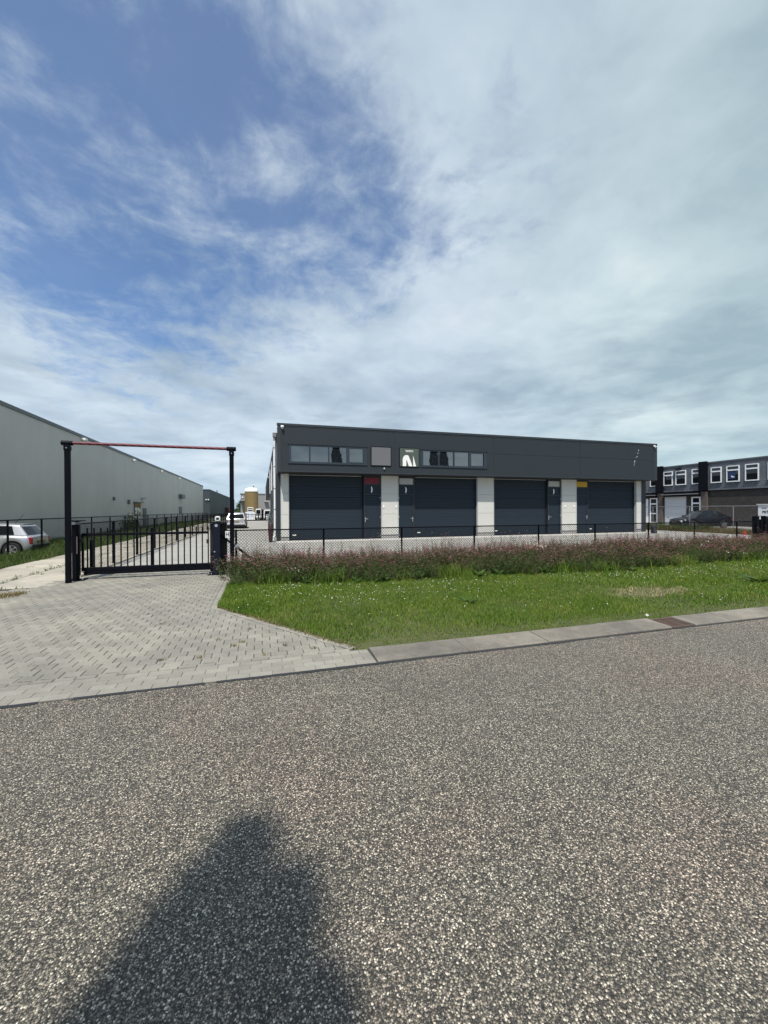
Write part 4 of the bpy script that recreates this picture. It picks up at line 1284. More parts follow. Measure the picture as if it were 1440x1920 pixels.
# personnel doors
pds = [(5.24, 6.18, RED, 'red', 1), (7.20, 8.13, GREYP, 'grey', 0), (16.93, 17.88, GREYP, 'grey', 1), (19.05, 20.0, YELLOW, 'yellow', 0)]
for i, (x0, x1, pm_, cn, hinge_r) in enumerate(pds):
    b = MB().box(x0, x0 + .06, YD - .02, 21.6, 0, 3.39).box(x1 - .06, x1, YD - .02, 21.6, 0, 3.39)
    b.box(x0 + .061, x1 - .061, YD - .02, 21.6, 2.35, 2.42).box(x0 + .061, x1 - .061, YD - .02, 21.6, 2.88, 2.94).box(x0 + .061, x1 - .061, YD - .02, 21.6, 3.285, 3.39)
    pd = b.build('entrance_door', DOORF, iu)
    tp = gb(x0 + .062, x1 - .062, YD, YD + .02, 2.942, 3.283).build('transom_panel', pm_, pd)
    tp['label'] = cn + ' transom panel over the door'
    gb(x0 + .062, x1 - .062, YD, YD + .02, 2.421, 2.879).build('mark_panel', DOOR, pd)
    b = MB()
    pf = []
    for r_ in range(16):
        za = .012 + 2.33 * r_ / 16; zb = .012 + 2.33 * (r_ + 1) / 16
        pf += [(YD + .022, za), (YD + .014, za + .010), (YD + .014, zb - .010), (YD + .022, zb - .0005)]
    vs = [(xq, yv, zv) for xq in (x0 + .16, x1 - .16) for yv, zv in pf]
    npf = len(pf)
    b.add(vs, [(i_, npf + i_, npf + i_ + 1, i_ + 1) for i_ in range(npf - 1)])
    b.box(x0 + .062, x0 + .159, YD + .004, YD + .03, .012, 2.348).box(x1 - .159, x1 - .062, YD + .004, YD + .03, .012, 2.348)
    b.build('door_leaf', DOOR, pd)
    if i < 3:                                       # curved white mark
        cx = (x0 + x1) / 2 - .03; cz = 2.64
        out, inn = [], []
        for t in np.linspace(-1, 1, 9):
            out.append((cx + .075 * math.cos(t * 1.2) - .02, cz + .17 * t))
            inn.append((cx + .020 * math.cos(t * 1.2) - .035, cz + .15 * t))
        MB().prism_xz(out + inn[::-1], YD - .010, YD - .001).build('door_mark', WHITEP, pd)
    hxp = x0 + .09 if hinge_r else x1 - .09
    sg1 = 1 if hinge_r else -1
    b = MB().box(hxp - .018, hxp + .018, YD - .008, YD + .003, .90, 1.16)
    b.tube((hxp, YD - .01, 1.07), (hxp, YD - .06, 1.07), .012, 8).tube((hxp - .01 * sg1, YD - .06, 1.07), (hxp + .14 * sg1, YD - .06, 1.07), .012, 8)
    b.build('handle', STEEL, pd)
    hh = x1 - .03 if hinge_r else x0 + .03
    for zz in (.17, 1.17, 2.20):
        MB().tube((hh, YD - .03, zz - .05), (hh, YD - .03, zz + .05), .016, 8).build('hinge', STEEL, pd)
for x in (6.32, 7.04, 18.14, 18.83):
    gb(x - .045, x + .045, YP - .035, YP - .001, 1.665, 1.785).build('door_bell', WHITEP, iu, bevel=.008)
# drain pipe at the left corner
dp = MB().tube((.64, 21.30, .35), (.64, 21.30, 5.05), .052, 14).build('downpipe', ZINC, iu, smooth=True, sharp=40)
gb(.55, .73, 21.22, 21.40, 5.24, 5.46).tube((.64, 21.31, 5.02), (.64, 21.31, 5.24), .06, 12).build('hopper', mat('dull_zinc', (.25, .25, .26), .5, .5), dp, bevel=.01)
b = MB()
pth = [Vector((.64, 21.30, .36)), Vector((.63, 21.29, .27)), Vector((.585, 21.27, .19)), Vector((.57, 21.26, .10)), Vector((.57, 21.26, .0))]
for a, c in zip(pth[:-1], pth[1:]): b.tube(a, c, .052, 12)
b.build('pipe_shoe', ZINC, dp, smooth=True, sharp=50)
for zz in (.62, 1.60, 2.65, 3.75, 4.7):
    MB().tube((.64, 21.30, zz - .018), (.64, 21.30, zz + .018), .060, 12).box(.66, .80, 21.29, 21.31, zz - .01, zz + .01).build('pipe_bracket', GALV, dp)
# upper side with trims, gutters along the side
gb(.70, .799, 21.62, 63, 5.30, 5.52).build('side_gutter', FASC2, iu)
for y in (26, 32, 38, 46, 54, 62):
    MB().tube((.74, y, 3.05), (.74, y, 5.3), .045, 8).build('side_pipe', ZINC, iu)
gb(.56, .798, 44, 62.5, 3.0, 4.9).build('side_bay', FASC, iu)
gb(.54, .565, 61.2, 62.5, 2.95, 4.95).build('bay_trim', WHITEP, iu)
# bird marks on the right-hand panels
b = MB()
for x, z, w, h in ((23.20, 5.30, .028, .035), (23.16, 5.13, .036, .024), (23.10, 5.09, .014, .012), (23.07, 4.90, .036, .026), (22.98, 4.83, .036, .010), (22.89, 4.60, .030, .042), (22.86, 4.50, .010, .08), (22.84, 4.36, .006, .08)):
    b.prism_xz([(x - w, z - h * .4), (x - w * .3, z - h), (x + w * .6, z - h * .5), (x + w, z + h * .4), (x + w * .3, z + h), (x - w * .5, z + h * .5)], 20.402, 20.409)
tag(b.build('bird_droppings', mat('chalky_white', (.62, .63, .62), .8, var=.3, vscale=30), iu), kind='stuff')

# sign boards on the fascia
sb = empty('sign_board', (5.97, 20.40, 3.83), label='blank grey square sign panel beside the left window band', cat='sign')
gb(5.42, 6.52, 20.372, 20.408, 3.83, 4.83).build('frame', BLACKM, sb)
gb(5.455, 6.485, 20.360, 20.371, 3.865, 4.795).build('face', SIGNG, sb)
single('fascia_lamp', MB().box(6.10, 6.17, 20.33, 20.408, 3.66, 3.75), PILT, 'tiny pale sensor below the blank grey sign panel', 'sensor', bevel=.008)
ps = empty('sign_board', (7.53, 20.40, 3.83), label='dark green sign with white NORCH lettering and white peaks beside the right window band', cat='sign')
gb(6.97, 8.09, 20.372, 20.408, 3.82, 4.83).build('frame', BLACKM, ps)
gb(7.0, 8.06, 20.360, 20.371, 3.85, 4.80).build('face', SIGND, ps)
text('lettering', 'NORCH', .145, (7.53, 20.3585, 4.655), (PI / 2, 0, 0), PRINT, ps, sx=.82)
shapes = [[(7.15, 3.86), (7.15, 4.22), (7.19, 4.35), (7.28, 4.43), (7.39, 4.45), (7.47, 4.42), (7.53, 4.30), (7.70, 3.86), (7.49, 3.86), (7.40, 4.12), (7.375, 4.22), (7.35, 4.10), (7.35, 3.86)],
          [(7.74, 3.86), (7.735, 4.42), (7.80, 4.22), (7.90, 3.86)]]
b = MB()
for sh in shapes: b.prism_xz(sh, 20.352, 20.3595)
b.build('peaks', PRINT, ps)

def cctv(x, y, z, label, name='security_camera', sz=1.0, side=0):
    r = empty(name, (x, y, z), label=label, cat='camera')
    s = .05 * sz
    MB().box(x - s * 1.5, x + s * 1.5, y - .02, y, z - s * .2, z + s * 1.4).build('bracket', WHITEP, r, bevel=.008)
    b = MB(); b.lathe([(s * .5, -s * 2.2), (s * 1.0, -s * 1.6), (s * 1.3, -s * .6), (s * 1.3, 0)], (x, y - s * 1.6, z), 14)
    b.build('dome', WHITEP, r, smooth=True, sharp=50)
    MB().tube((x, y - s * 1.6 - .02, z - s * 1.2), (x, y - s * 1.6 - s * 1.3, z - s * 1.3), s * .5, 10).build('lens', BLACKP, r)
    return r
cctv(.98, 20.383, 5.60, 'white dome camera at the top left corner of the dark fascia')
cctv(24.50, 20.383, 5.60, 'white dome camera at the top right corner of the dark fascia', sz=1.1)
cctv(1.0, 21.12, 3.32, 'small pale camera under the soffit by the leftmost white pillar', sz=.8)
single('corner_bollard', MB().lathe([(.085, 0), (.125, .55), (.125, .88), (.10, .92)], (.42, 20.63, 0), 14), MAROON, 'dark maroon bollard guarding the left corner of the dark unit', 'bollard', smooth=True, sharp=40)

# ------------------------------------------------------------------ warehouses on the left
wh = empty('warehouse', (-12.4, 30, -.25), label='long pale grey windowless warehouse along the left side', cat='building')
XW = -12.4
gb(-40, XW, 8.0, 98, -.3, 6.95).build('wall', WHWALL, wh)
gb(-40.2, XW + .05, 7.9, 98.1, 6.952, 7.06).build('roof_trim', WHTRIM, wh)
gb(XW + .001, XW + .06, 8.0, 98, 6.86, 6.948).build('eaves_gutter', WHTRIM, wh)
def sc_(y, z): return y * .905, (z - 1.55) * .905 + 1.55
def wbox(n, y0, y1, z0, z1, dpt, m, par=wh, x=XW):
    (a, c), (e, f_) = sc_(y0, z0), sc_(y1, z1)
    return gb(x + .002, x + dpt, min(a, e), max(a, e), c, f_).build(n, m, par)
win_ = wbox('window', 51.84, 54.25, 1.12, 2.47, .07, WHTRIM)
wbox('pane', 51.95, 52.98, 1.20, 1.95, .078, GLASSD, win_); wbox('pane', 53.08, 54.14, 1.20, 1.95, .078, GLASSD, win_)
wbox('transom_pane', 51.95, 52.98, 2.02, 2.40, .078, GLASSD, win_); wbox('transom_pane', 53.08, 54.14, 2.02, 2.40, .078, GLASSD, win_)
for y0, z0, w, h in ((52.0, 1.62, .42, .3), (52.5, 1.5, .4, .42), (53.12, 1.55, .45, .36), (53.65, 1.4, .42, .4), (52.1, 1.24, .5, .28), (53.2, 1.22, .3, .25)):
    wbox('paper', y0, y0 + w, z0, z0 + h, .084, WHITEP, win_)
wbox('window_hood', 51.6, 54.5, 2.48, 2.56, .35, WHTRIM)
wbox('door', 55.4, 56.9, -.3, 1.87, .05, mat('blue_grey_door', (.055, .07, .095), .5))
for i, (y, z, w, h) in enumerate(((45.1, 2.58, .35, .33), (49.6, 2.30, .6, .45))): wbox('vent', y, y + w, z, z + h, .12, WHTRIM)
b_ = wbox('lamp', 54.7, 55.5, 3.02, 3.12, .55, PILT)
for y, z in ((37.9, 7.34), (51.2, 7.25), (64.3, 7.25), (77.3, 7.2)):
    wbox('wall_lamp', y, y + .45, z - .14, z + .03, .30, WHITEP)
wbox('floodlight', 77.8, 80.8, 3.7, 4.4, .5, mat('grey_metal', (.12, .13, .14), .5)); wbox('window', 77.8, 80.4, .9, 2.27, .06, WHTRIM)
w2 = empty('dark_warehouse', (-13, 112, 0), label='dark green-grey ribbed warehouse beyond the pale one', cat='building')
gb(-40, -11.95, 106, 200, -.3, 6.55).build('wall', WH2, w2)
gb(-40.1, -11.9, 105.9, 200.1, 6.552, 6.68).build('roof_trim', WHTRIM, w2)
for i in range(30):
    gb(-11.948, -11.90, 107 + i * 2.0, 107.12 + i * 2.0, -.2, 6.5).build('rib', WH2, w2)
for x in (-12.7, -12.2):
    gb(x - .15, x + .15, 105.7, 105.99, 4.05, 4.3).build('wall_lamp', WHITEP, w2)
gb(-12.6, -12.3, 128, 128.6, 6.68, 7.5).build('roof_vent', GALV, w2)
rb = empty('brick_shed', (-11, 150, 0), label='low red brown brick shed far behind the gate', cat='building')
gb(-16, -9.9, 150, 160, -.2, 2.5).build('wall', REDBR, rb)
gb(-16.1, -9.8, 149.9, 160.1, 2.502, 2.62).build('roof', WHTRIM, rb)
# climbing weed against the warehouse
b = MB()
for i in range(420):
    a = random.gauss(0, 1)
    p = Vector((XW + .15 + abs(random.gauss(0, .15)), 44.5 + a * 1.3, -.2 + abs(random.gauss(0, .5))))
    w = random.uniform(0, 6.3); s = random.uniform(.06, .13)
    b.add([p, p + Vector((math.cos(w) * s, math.sin(w) * s, s * .6)), p + Vector((0, .02, s * 1.5)), p + Vector((-math.cos(w) * s * .6, -math.sin(w) * s * .6, s))], [(0, 1, 2, 3)])
single('wild_bush', b, WILD, 'scruffy green bush growing against the pale warehouse wall', 'bush')

# ------------------------------------------------------------------ office building on the right
ob = empty('office_building', (39.2, 30, 0), label='two storey office with dark brick below and grey slate above on the right', cat='building')
XR = 39.2
gb(XR, 52, 6, 62, -.1, 3.17).build('brick_wall', BRICK, ob)
gb(XR - .10, 52, 6, 62, 3.172, 5.68).build('tile_cladding', TILES, ob)
gb(XR - .16, 52.1, 5.9, 62.1, 5.682, 5.79).build('coping', WHTRIM, ob)
gb(XR - .13, XR - .101, 6, 62, 3.12, 3.20).build('flashing', BLACKT, ob)
for y0 in (18.6, 22.9 - .0, 27.22, 31.52, 35.85, 40.2):
    if y0 == 22.9: continue
    gb(XR - .42, XR - .102, y0, y0 + .64, 3.205, 5.86).build('pilaster', BLACKT, ob)
    gb(XR - .22, XR - .002, y0 + .06, y0 + .56, -.05, 3.118).build('pier', mat('brown_brick', (.085, .068, .058), .85, var=.25, vscale=6), ob)
wl = [(33.54, 34.45), (32.22, 33.01), (30.55, 31.50), (29.22, 30.25), (27.88, 28.67), (26.06, 26.96), (24.64, 25.66), (23.22, 24.22), (21.6, 22.6), (20.1, 21.1), (35.0, 35.7), (36.8, 37.7), (38.2, 39.1)]
for i, (y0, y1) in enumerate(wl):
    z0, z1, t = 3.84, 5.26, .075
    fr = MB()
    xa, xb = XR - .155, XR - .101
    fr.box(xa, xb, y0, y1, z0, z0 + t * 1.3).box(xa, xb, y0, y1, z1 - t, z1).box(xa, xb, y0, y0 + t, z0 + t * 1.3 + .001, z1 - t - .001).box(xa, xb, y1 - t, y1, z0 + t * 1.3 + .001, z1 - t - .001).box(xa - .012, xb, y0 + t + .001, y1 - t - .001, z1 - .44, z1 - .33)
    wn = fr.build('window', WHITEW, ob)
    for za, zb in ((z0 + t * 1.3, z1 - .441), (z1 - .329, z1 - t)):
        MB().box(XR - .125, XR - .105, y0 + t, y1 - t, za, zb).build('pane', GLASSD, wn)
    MB().box(XR - .20, XR - .10, y0 - .04, y1 + .04, z0 - .05, z0 - .001).build('sill', BLACKT, wn)
    if i == 6:
        MB().box(XR - .129, XR - .126, y0 + .32, y1 - .13, 4.12, z1 - .46).build('blue_poster', BLUEP, wn)
        MB().add([(XR - .132, 25.28, 4.28), (XR - .132, 25.16, 4.22), (XR - .132, 24.98, 4.28), (XR - .132, 25.14, 4.32), (XR - .132, 25.26, 4.42)], [(0, 1, 2, 3, 4)]).build('white_motif', WHITEP, wn)
gd = gb(XR - .03, XR - .002, 29.28, 31.46, -.05, 2.72).build('garage_door', WDOOR, ob)
for i in range(5): MB().box(XR - .045, XR - .031, 29.32, 31.42, i * .53, i * .53 + .515).build('door_section', WDOOR, gd, bevel=.006)
MB().box(XR - .06, XR - .046, 31.05, 31.12, .62, .74).build('lock', BLACKP, gd)
for y0, y1 in ((32.23, 33.11), (27.90, 28.77), (36.6, 37.4)):
    fr = MB().box(XR - .06, XR - .003, y0, y0 + .13, 0, 2.66).box(XR - .06, XR - .003, y1 - .13, y1, 0, 2.66).box(XR - .06, XR - .003, y0 + .131, y1 - .131, 2.55, 2.66).box(XR - .06, XR - .003, y0 + .131, y1 - .131, 1.98, 2.12).box(XR - .06, XR - .003, y0 + .131, y1 - .131, 1.0, 1.1).box(XR - .06, XR - .003, y0 + .131, y1 - .131, 0, .16)
    dr = fr.build('glazed_door', WHITEW, ob)
    for za, zb in ((2.121, 2.549), (1.101, 1.979), (.161, .999)):
        MB().box(XR - .03, XR - .01, y0 + .131, y1 - .131, za, zb).build('pane', GLASSD, dr)
for y0, y1 in ((27.9, 31.45), (32.2, 35.8)):
    gb(XR - .55, XR - .004, y0, y1, 2.90, 2.97).build('canopy', GALV, ob)
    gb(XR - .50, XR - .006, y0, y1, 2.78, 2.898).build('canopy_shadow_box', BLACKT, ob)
gb(XR - .05, XR - .003, 33.3, 33.55, 0, 2.6).build('side_light', WHITEW, ob)
gb(XR - .35, XR - .102, 29.7, 30.2, 5.40, 5.48).build('lamp', BLACKT, ob)

# ------------------------------------------------------------------ far end of the yard
st = empty('storage_silo', (-1.95, 86, 0), label='tan storage silo with white dome behind the yard', cat='silo')
MB().lathe([(1.28, -.1), (1.28, 5.3)], (-1.92, 86.3, 0), 28).build('drum', SILO, st, smooth=True, sharp=40)
MB().lathe([(1.36, 5.302), (1.36, 5.62), (1.2, 5.85), (.8, 6.05), (.3, 6.15), (.02, 6.17)], (-1.92, 86.3, 0), 28).build('dome', DOME, st, smooth=True, sharp=40)
MB().tube((-1.5, 86, 6.05), (-1.5, 86, 6.35), .06, 8).lathe([(.2, 6.35), (.2, 6.42), (.05, 6.5)], (-1.5, 86, 0), 10).build('roof_vent', WHTRIM, st)
gh_ = empty('grey_hall', (1, 94, 0), label='mid grey clad hall behind the tan silo', cat='building')
gb(-4.25, 14, 92, 110, -.1, 5.0).build('wall', GREYC, gh_)
gb(-4.4, 14.1, 91.9, 110.1, 5.002, 5.2).build('roof_trim', mat('hall_trim', (.20, .19, .19), .6), gh_)
gb(-4.3, -3.3, 90.6, 91.89, 3.55, 3.95).build('canopy', mat('canopy_grey', (.26, .25, .26), .5), gh_)
gb(.55, 1.35, 91.2, 91.89, 3.45, 3.60).build('canopy', PILT, gh_)
gb(-4.0, -3.75, 91.8, 91.89, 4.2, 4.5).build('wall_lamp', WHITEP, gh_)
yg = empty('yard_gate', (-.8, 64, 0), label='black railing gate across the far end of the yard', cat='gate')
gb(-2.9, 1.2, 63.97, 64.03, .90, .97).build('top_rail', BLACKM, yg)
gb(-2.9, 1.2, 63.96, 64.04, .0, .16).build('bottom_rail', BLACKM, yg)
for x in np.linspace(-2.86, 1.16, 13): gb(x - .02, x + .02, 63.98, 64.02, .161, .899).build('bar', BLACKM, yg)
for x in (-3.02, -2.2, -.45, .55): gb(x - .07, x + .07, 63.9, 64.1, 0, 1.15).build('post', BLACKM, yg)
tag(MB().box(-3.9, 27, 66.01, 120, -.05, -.004).build('rear_yard', YARD), kind='structure')


def cab(x0, x1, y, zt, label, kind):
    r = empty('utility_vehicle' if kind else 'machine_cabinet', ((x0 + x1) / 2, y, 0), label=label, cat='vehicle' if kind else 'machine')
    w = x1 - x0
    if kind:
        b = MB().prism_xz([(x0, .25), (x1, .25), (x1, zt * .55), (x1 - .06 * w, zt - .05), (x1 - .12 * w, zt), (x0 + .12 * w, zt), (x0 + .06 * w, zt - .05), (x0, zt * .55)], y, y + 1.9)
        b.build('body', WHITEC, r, bevel=.03)
        MB().prism_xz([(x0 + .10 * w, zt * .55), (x1 - .10 * w, zt * .55), (x1 - .15 * w, zt - .18), (x0 + .15 * w, zt - .18)], y - .03, y - .001).build('windscreen', CARGL, r)
        MB().box(x0 + .1 * w, x1 - .1 * w, y - .03, y - .001, zt * .40, zt * .46).build('grille', BLACKP, r)
        MB().box(x0 + .06 * w, x1 - .06 * w, y - .05, y - .001, .30, .42).build('bumper', GALV, r)
        for xx_ in (x0 + .12 * w, x1 - .12 * w):
            MB().lathe([(.25, -.08), (.25, .08)], (xx_, y + .4, .25), 14, 'y').build('wheel', TYRE, r)
            MB().box(xx_ - .09, xx_ + .09, y - .03, y - .001, zt * .34, zt * .39).build('headlight', HEAD, r)
    else:
        MB().box(x0, x1, y, y + 1.2, 0, zt * .63).build('body', WHITEC, r, bevel=.02)
        MB().box(x0 + .22 * w, x1 - .16 * w, y - .02, y + 1.1, zt * .632, zt).build('head_box', WHITEC, r, bevel=.02)
        for z0, z1 in ((zt * .70, zt * .79), (zt * .86, zt * .93)):
            MB().box(x0 + .27 * w, x1 - .21 * w, y - .04, y - .021, z0, z1).build('dark_band', BLACKP, r)
        for q in (.18, .56):
            MB().box(x0 + q * w, x0 + (q + .26) * w, y - .02, y - .001, .45, zt * .55).build('panel', mat('pale_blue_panel', (.48, .56, .66), .5), r)
    return r
cab(-2.52, -1.07, 70, 2.06, 'white machine cabinet with two dark bands before the tan silo', 0)
cab(-.97, -.06, 70.5, 1.82, 'narrow white utility vehicle right of the machine cabinet', 1)
cab(.34, 1.7, 70.2, 1.64, 'white utility vehicle half hidden by the corner of the dark unit', 1)
single('gas_bottle_rack', MB().box(.0, .28, 70.3, 70.7, 0, 1.72).box(-.01, .05, 70.2, 70.29, 0, 1.75).box(.23, .29, 70.2, 70.29, 0, 1.75), BLACKM, 'tall dark rack between the two white utility vehicles', 'rack')


def leaf_cloud(b, pts, s0, s1, r):
    for p in pts:
        p = Vector(p)
        u = Vector((r.gauss(0, 1), r.gauss(0, 1), r.gauss(0, 1))).normalized()
        w = u.cross(Vector((r.gauss(0, 1), r.gauss(0, 1), r.gauss(0, 1)))).normalized()
        s = r.uniform(s0, s1)
        b.add([p - u * s, p - w * s * .5, p + u * s, p + w * s * .5], [(0, 1, 2, 3)])
r = random.Random(3)
tr_ = empty('leafy_tree', (-6.3, 128, 0), label='dark green tree rising behind the far end of the yard', cat='tree')
MB().tube((-6.3, 128, 0), (-6.2, 128, 3.0), .22, 8, .10).tube((-6.25, 128, 1.6), (-5.6, 128, 3.6), .08, 6, .04).tube((-6.25, 128, 1.8), (-7, 128.2, 3.2), .07, 6, .03).build('trunk', BARK, tr_)
b = MB(); pts = []
for cx, cz, q in ((-6.4, 2.2, 1.1), (-6.9, 1.7, .8), (-5.7, 2.4, .9), (-6.1, 3.3, .75), (-5.9, 4.1, .45), (-6.5, 3.0, .6), (-7.4, 1.3, .6)):
    for _ in range(230): pts.append((r.gauss(cx, q * .5), r.gauss(128, q * .5), max(.3, r.gauss(cz, q * .45))))
leaf_cloud(b, pts, .09, .2, r); b.build('crown', TREEL, tr_)
b = MB(); pts = [(r.uniform(-8.4, -4.5), r.uniform(119, 121), abs(r.gauss(0, .8)) * .8 + .1) for _ in range(1500)]
leaf_cloud(b, pts, .1, .22, r)
single('clipped_hedge', b, WILD, 'yellow green hedge below the dark tree at the end of the yard', 'hedge')

# ------------------------------------------------------------------ cars
def car(name, label, loc, rz, L, Wd, Ht, wb, paint, style, rims=ALLOY, wr=.30, cat='car', tyre_in=.02):
    """x forward, y left, z up; profiles per style"""
    rt_ = empty(name, loc, rz, label, cat)
    hw = Wd / 2
    st_ = style
    NS = 64
    xs = np.linspace(-L / 2, L / 2, NS)
    belt = np.interp(xs / L, *zip(*st_['belt'])) * Ht
    half = np.interp(xs / L, *zip(*st_['half'])) * hw
    low0 = np.interp(xs / L, *zip(*st_['low'])) * Ht
    ax_ = [st_['axle_r'] * L, st_['axle_r'] * L + wb]
    ra_ = wr * 1.20
    low = low0.copy()
    for a in ax_:
        dd = np.abs(xs - a)
        arch = np.where(dd < ra_, wr + np.sqrt(np.clip(ra_ ** 2 - dd ** 2, 0, None)) * 0.98, 0)
        low = np.maximum(low, arch)
    low = np.minimum(low, belt - .05)
    tq = [(0.0, .93), (.10, .985), (.32, 1.0), (.62, 1.0), (.88, .965), (.97, .92), (1.0, .86)]
    b = MB()
    ring = 2 * len(tq) + 1
    for i in range(NS):
        row = []
        for t, w in tq: row.append((xs[i], half[i] * w, low[i] + (belt[i] - low[i]) * t))
        row.append((xs[i], 0, belt[i] + .02))
        row += [(x_, -y_, z_) for x_, y_, z_ in reversed(row[:-1])]
        b.v += row
    for i in range(NS - 1):
        for j in range(ring - 1):
            b.f.append((i * ring + j, i * ring + j + 1, (i + 1) * ring + j + 1, (i + 1) * ring + j)); b.m.append(0)
    b.f.append(tuple(range(ring))); b.f.append(tuple(range(NS * ring - 1, (NS - 1) * ring - 1, -1))); b.m += [0, 0]
    b.build('body', paint, rt_, smooth=True, local=True, sharp=38)
    MB().box(-L / 2 + .12, L / 2 - .12, -hw * .82, hw * .82, .14, Ht * .52).build('underbody', BLACKP, rt_, local=True)
    # cabin
    xb0, xb1, xr0, xr1 = [q * L for q in st_['cabin']]
    wbase, wroof = .93 * hw, .74 * hw
    def bz(x): return float(np.interp(x / L, *zip(*st_['belt']))) * Ht
    def side_pt(s, t, sg):
        xb, xr = xb0 + (xb1 - xb0) * s, xr0 + (xr1 - xr0) * s
        bend = 1 - .06 * (2 * s - 1) ** 2
        roofz = Ht * (1 - .035 * (2 * s - 1) ** 2)
        x_ = xb + (xr - xb) * t
        zb = bz(xb) - .02
        return (x_, sg * (wbase + (wroof - wbase) * t ** 1.25) * bend, zb + (roofz - zb) * t)
    body, gl = MB(), MB()
    tcuts = [0, .10, .88, 1.0]
    scuts = sorted(set([0, 1] + [q for w in st_['wins'] for q in w]))
    sfine = []
    for a, c in zip(scuts[:-1], scuts[1:]): sfine += [a + (c - a) * q / 3 for q in range(3)]
    sfine.append(1.0)
    isw = lambda s: any(w0 <= s <= w1 for w0, w1 in st_['wins'])
    for sg in (1, -1):
        for a, c in zip(sfine[:-1], sfine[1:]):
            for j in range(3):
                q = [side_pt(a, tcuts[j], sg), side_pt(c, tcuts[j], sg), side_pt(c, tcuts[j + 1], sg), side_pt(a, tcuts[j + 1], sg)]
                if sg > 0: q = q[::-1]
                (gl if (j == 1 and isw((a + c) / 2)) else body).add(q, [(0, 1, 2, 3)])
    ycuts = [-1, -.90, -.45, 0, .45, .90, 1]
    def end_pt(s, yq, t):
        x_, y_, z_ = side_pt(s, t, 1)
        bulge = (1 - yq * yq) * .10 * (1 if s > .5 else -.55)
        return (x_ + bulge, y_ * yq, z_)
    wsg = MB()
    for s, sgn in ((1, 1), (0, -1)):
        tgt = wsg if s else MB()
        for a, c in zip(ycuts[:-1], ycuts[1:]):
            for j in range(3):
                q = [end_pt(s, a, tcuts[j]), end_pt(s, c, tcuts[j]), end_pt(s, c, tcuts[j + 1]), end_pt(s, a, tcuts[j + 1])]
                if sgn < 0: q = q[::-1]
                isg = j == 1 and abs(a + c) / 2 < .9
                (tgt if isg else body).add(q, [(0, 1, 2, 3)])
        tgt.build('windscreen' if s else 'rear_window', CARGL, rt_, smooth=True, local=True)
    for a, c in zip(sfine[:-1], sfine[1:]):
        for p, q_ in zip(ycuts[:-1], ycuts[1:]):
            def rp_(s, yq):
                x_, y_, z_ = side_pt(s, 1, 1)
                bl = (1 - yq * yq)
                xx_ = x_ + bl * (.10 * s - .055 * (1 - s))
                return (xx_, y_ * yq, z_ + bl * .035)
            body.add([rp_(a, p), rp_(c, p), rp_(c, q_), rp_(a, q_)], [(0, 1, 2, 3)])
    me_o = body.build('cabin', paint, rt_, smooth=True, local=True, sharp=50)
    gl.build('side_windows', CARGL, rt_, smooth=True, local=True)
    # wheels
    for a in ax_:
        for sg in (1, -1):
            yo = sg * (hw - .105 + tyre_in)
            pr = [(wr * .62, -.09), (wr * .93, -.095), (wr, -.07), (wr, .07), (wr * .93, .095), (wr * .62, .09)]
            tb = MB().lathe(pr, (a, yo, wr), 28, 'y').build('wheel', TYRE, rt_, smooth=True, local=True, sharp=40)
            rb_ = MB()
            yf = yo + sg * .085
            n = 5 if rims is ALLOY else 10
            for kk in range(n):
                w0 = 2 * PI * kk / n
                for dw in (0,):
                    p0 = Vector((a + math.cos(w0) * wr * .10, yf, wr + math.sin(w0) * wr * .10)); p1 = Vector((a + math.cos(w0) * wr * .60, yf + sg * .004, wr + math.sin(w0) * wr * .60))
                    rb_.tube(p0, p1, wr * .09, 6, wr * .14)
            for kk in range(24):
                w0, w1 = 2 * PI * kk / 24, 2 * PI * (kk + 1) / 24
                rb_.tube((a + math.cos(w0) * wr * .62, yf, wr + math.sin(w0) * wr * .62), (a + math.cos(w1) * wr * .62, yf, wr + math.sin(w1) * wr * .62), wr * .05, 5, None, False)
            rb_.tube((a, yf - sg * .02, wr), (a, yf + sg * .012, wr), wr * .17, 10)
            rb_.build('rim', rims, tb, local=True)
    zb = float(np.interp(-.49, *zip(*st_['belt']))) * Ht
    zf = float(np.interp(.49, *zip(*st_['belt']))) * Ht
    hr = float(np.interp(-.49, *zip(*st_['half']))) * hw
    hf = float(np.interp(.47, *zip(*st_['half']))) * hw
    tl = st_.get('tail', (.55, .93))
    for sg in (1, -1):
        lw = st_.get('lampw', .76)
        if st_.get('tall'):
            MB().tube((-L / 2 + .03, sg * hr * .93, zb * .78), (xr0 + .0, sg * (wroof * 1.0), Ht * .90), .075, 8, .05).build('tail_lamp', TAIL, rt_, local=True, smooth=True, sharp=40)
        else:
            MB().box(-L / 2 - .012, -L / 2 + .16, sg * hr * lw if sg > 0 else -hr * 1.03, hr * 1.03 if sg > 0 else -hr * lw, zb * tl[0], zb * tl[1]).build('tail_lamp', TAIL, rt_, local=True, bevel=.05, seg=3)
        MB().box(L / 2 - .28, L / 2 - .03, sg * hf * .60 if sg > 0 else -hf * 1.0, hf * 1.0 if sg > 0 else -hf * .60, zf * .80, zf * 1.02).build('headlight', HEAD, rt_, local=True, bevel=.03, seg=2)
        mxp = xb1 - .10 * (xb1 - xb0)
        MB().box(mxp - .07, mxp + .06, sg * wbase if sg > 0 else -wbase - .17, wbase + .17 if sg > 0 else -wbase, bz(mxp) + .01, bz(mxp) + .13).build('mirror', st_.get('mirror', paint), rt_, local=True, bevel=.03, seg=2)
    MB().box(-L / 2 - .03, -L / 2 + .25, -hr * .97, hr * .97, .24 * Ht, .36 * Ht).build('rear_bumper', st_.get('bump', paint), rt_, local=True, bevel=.03, seg=2)
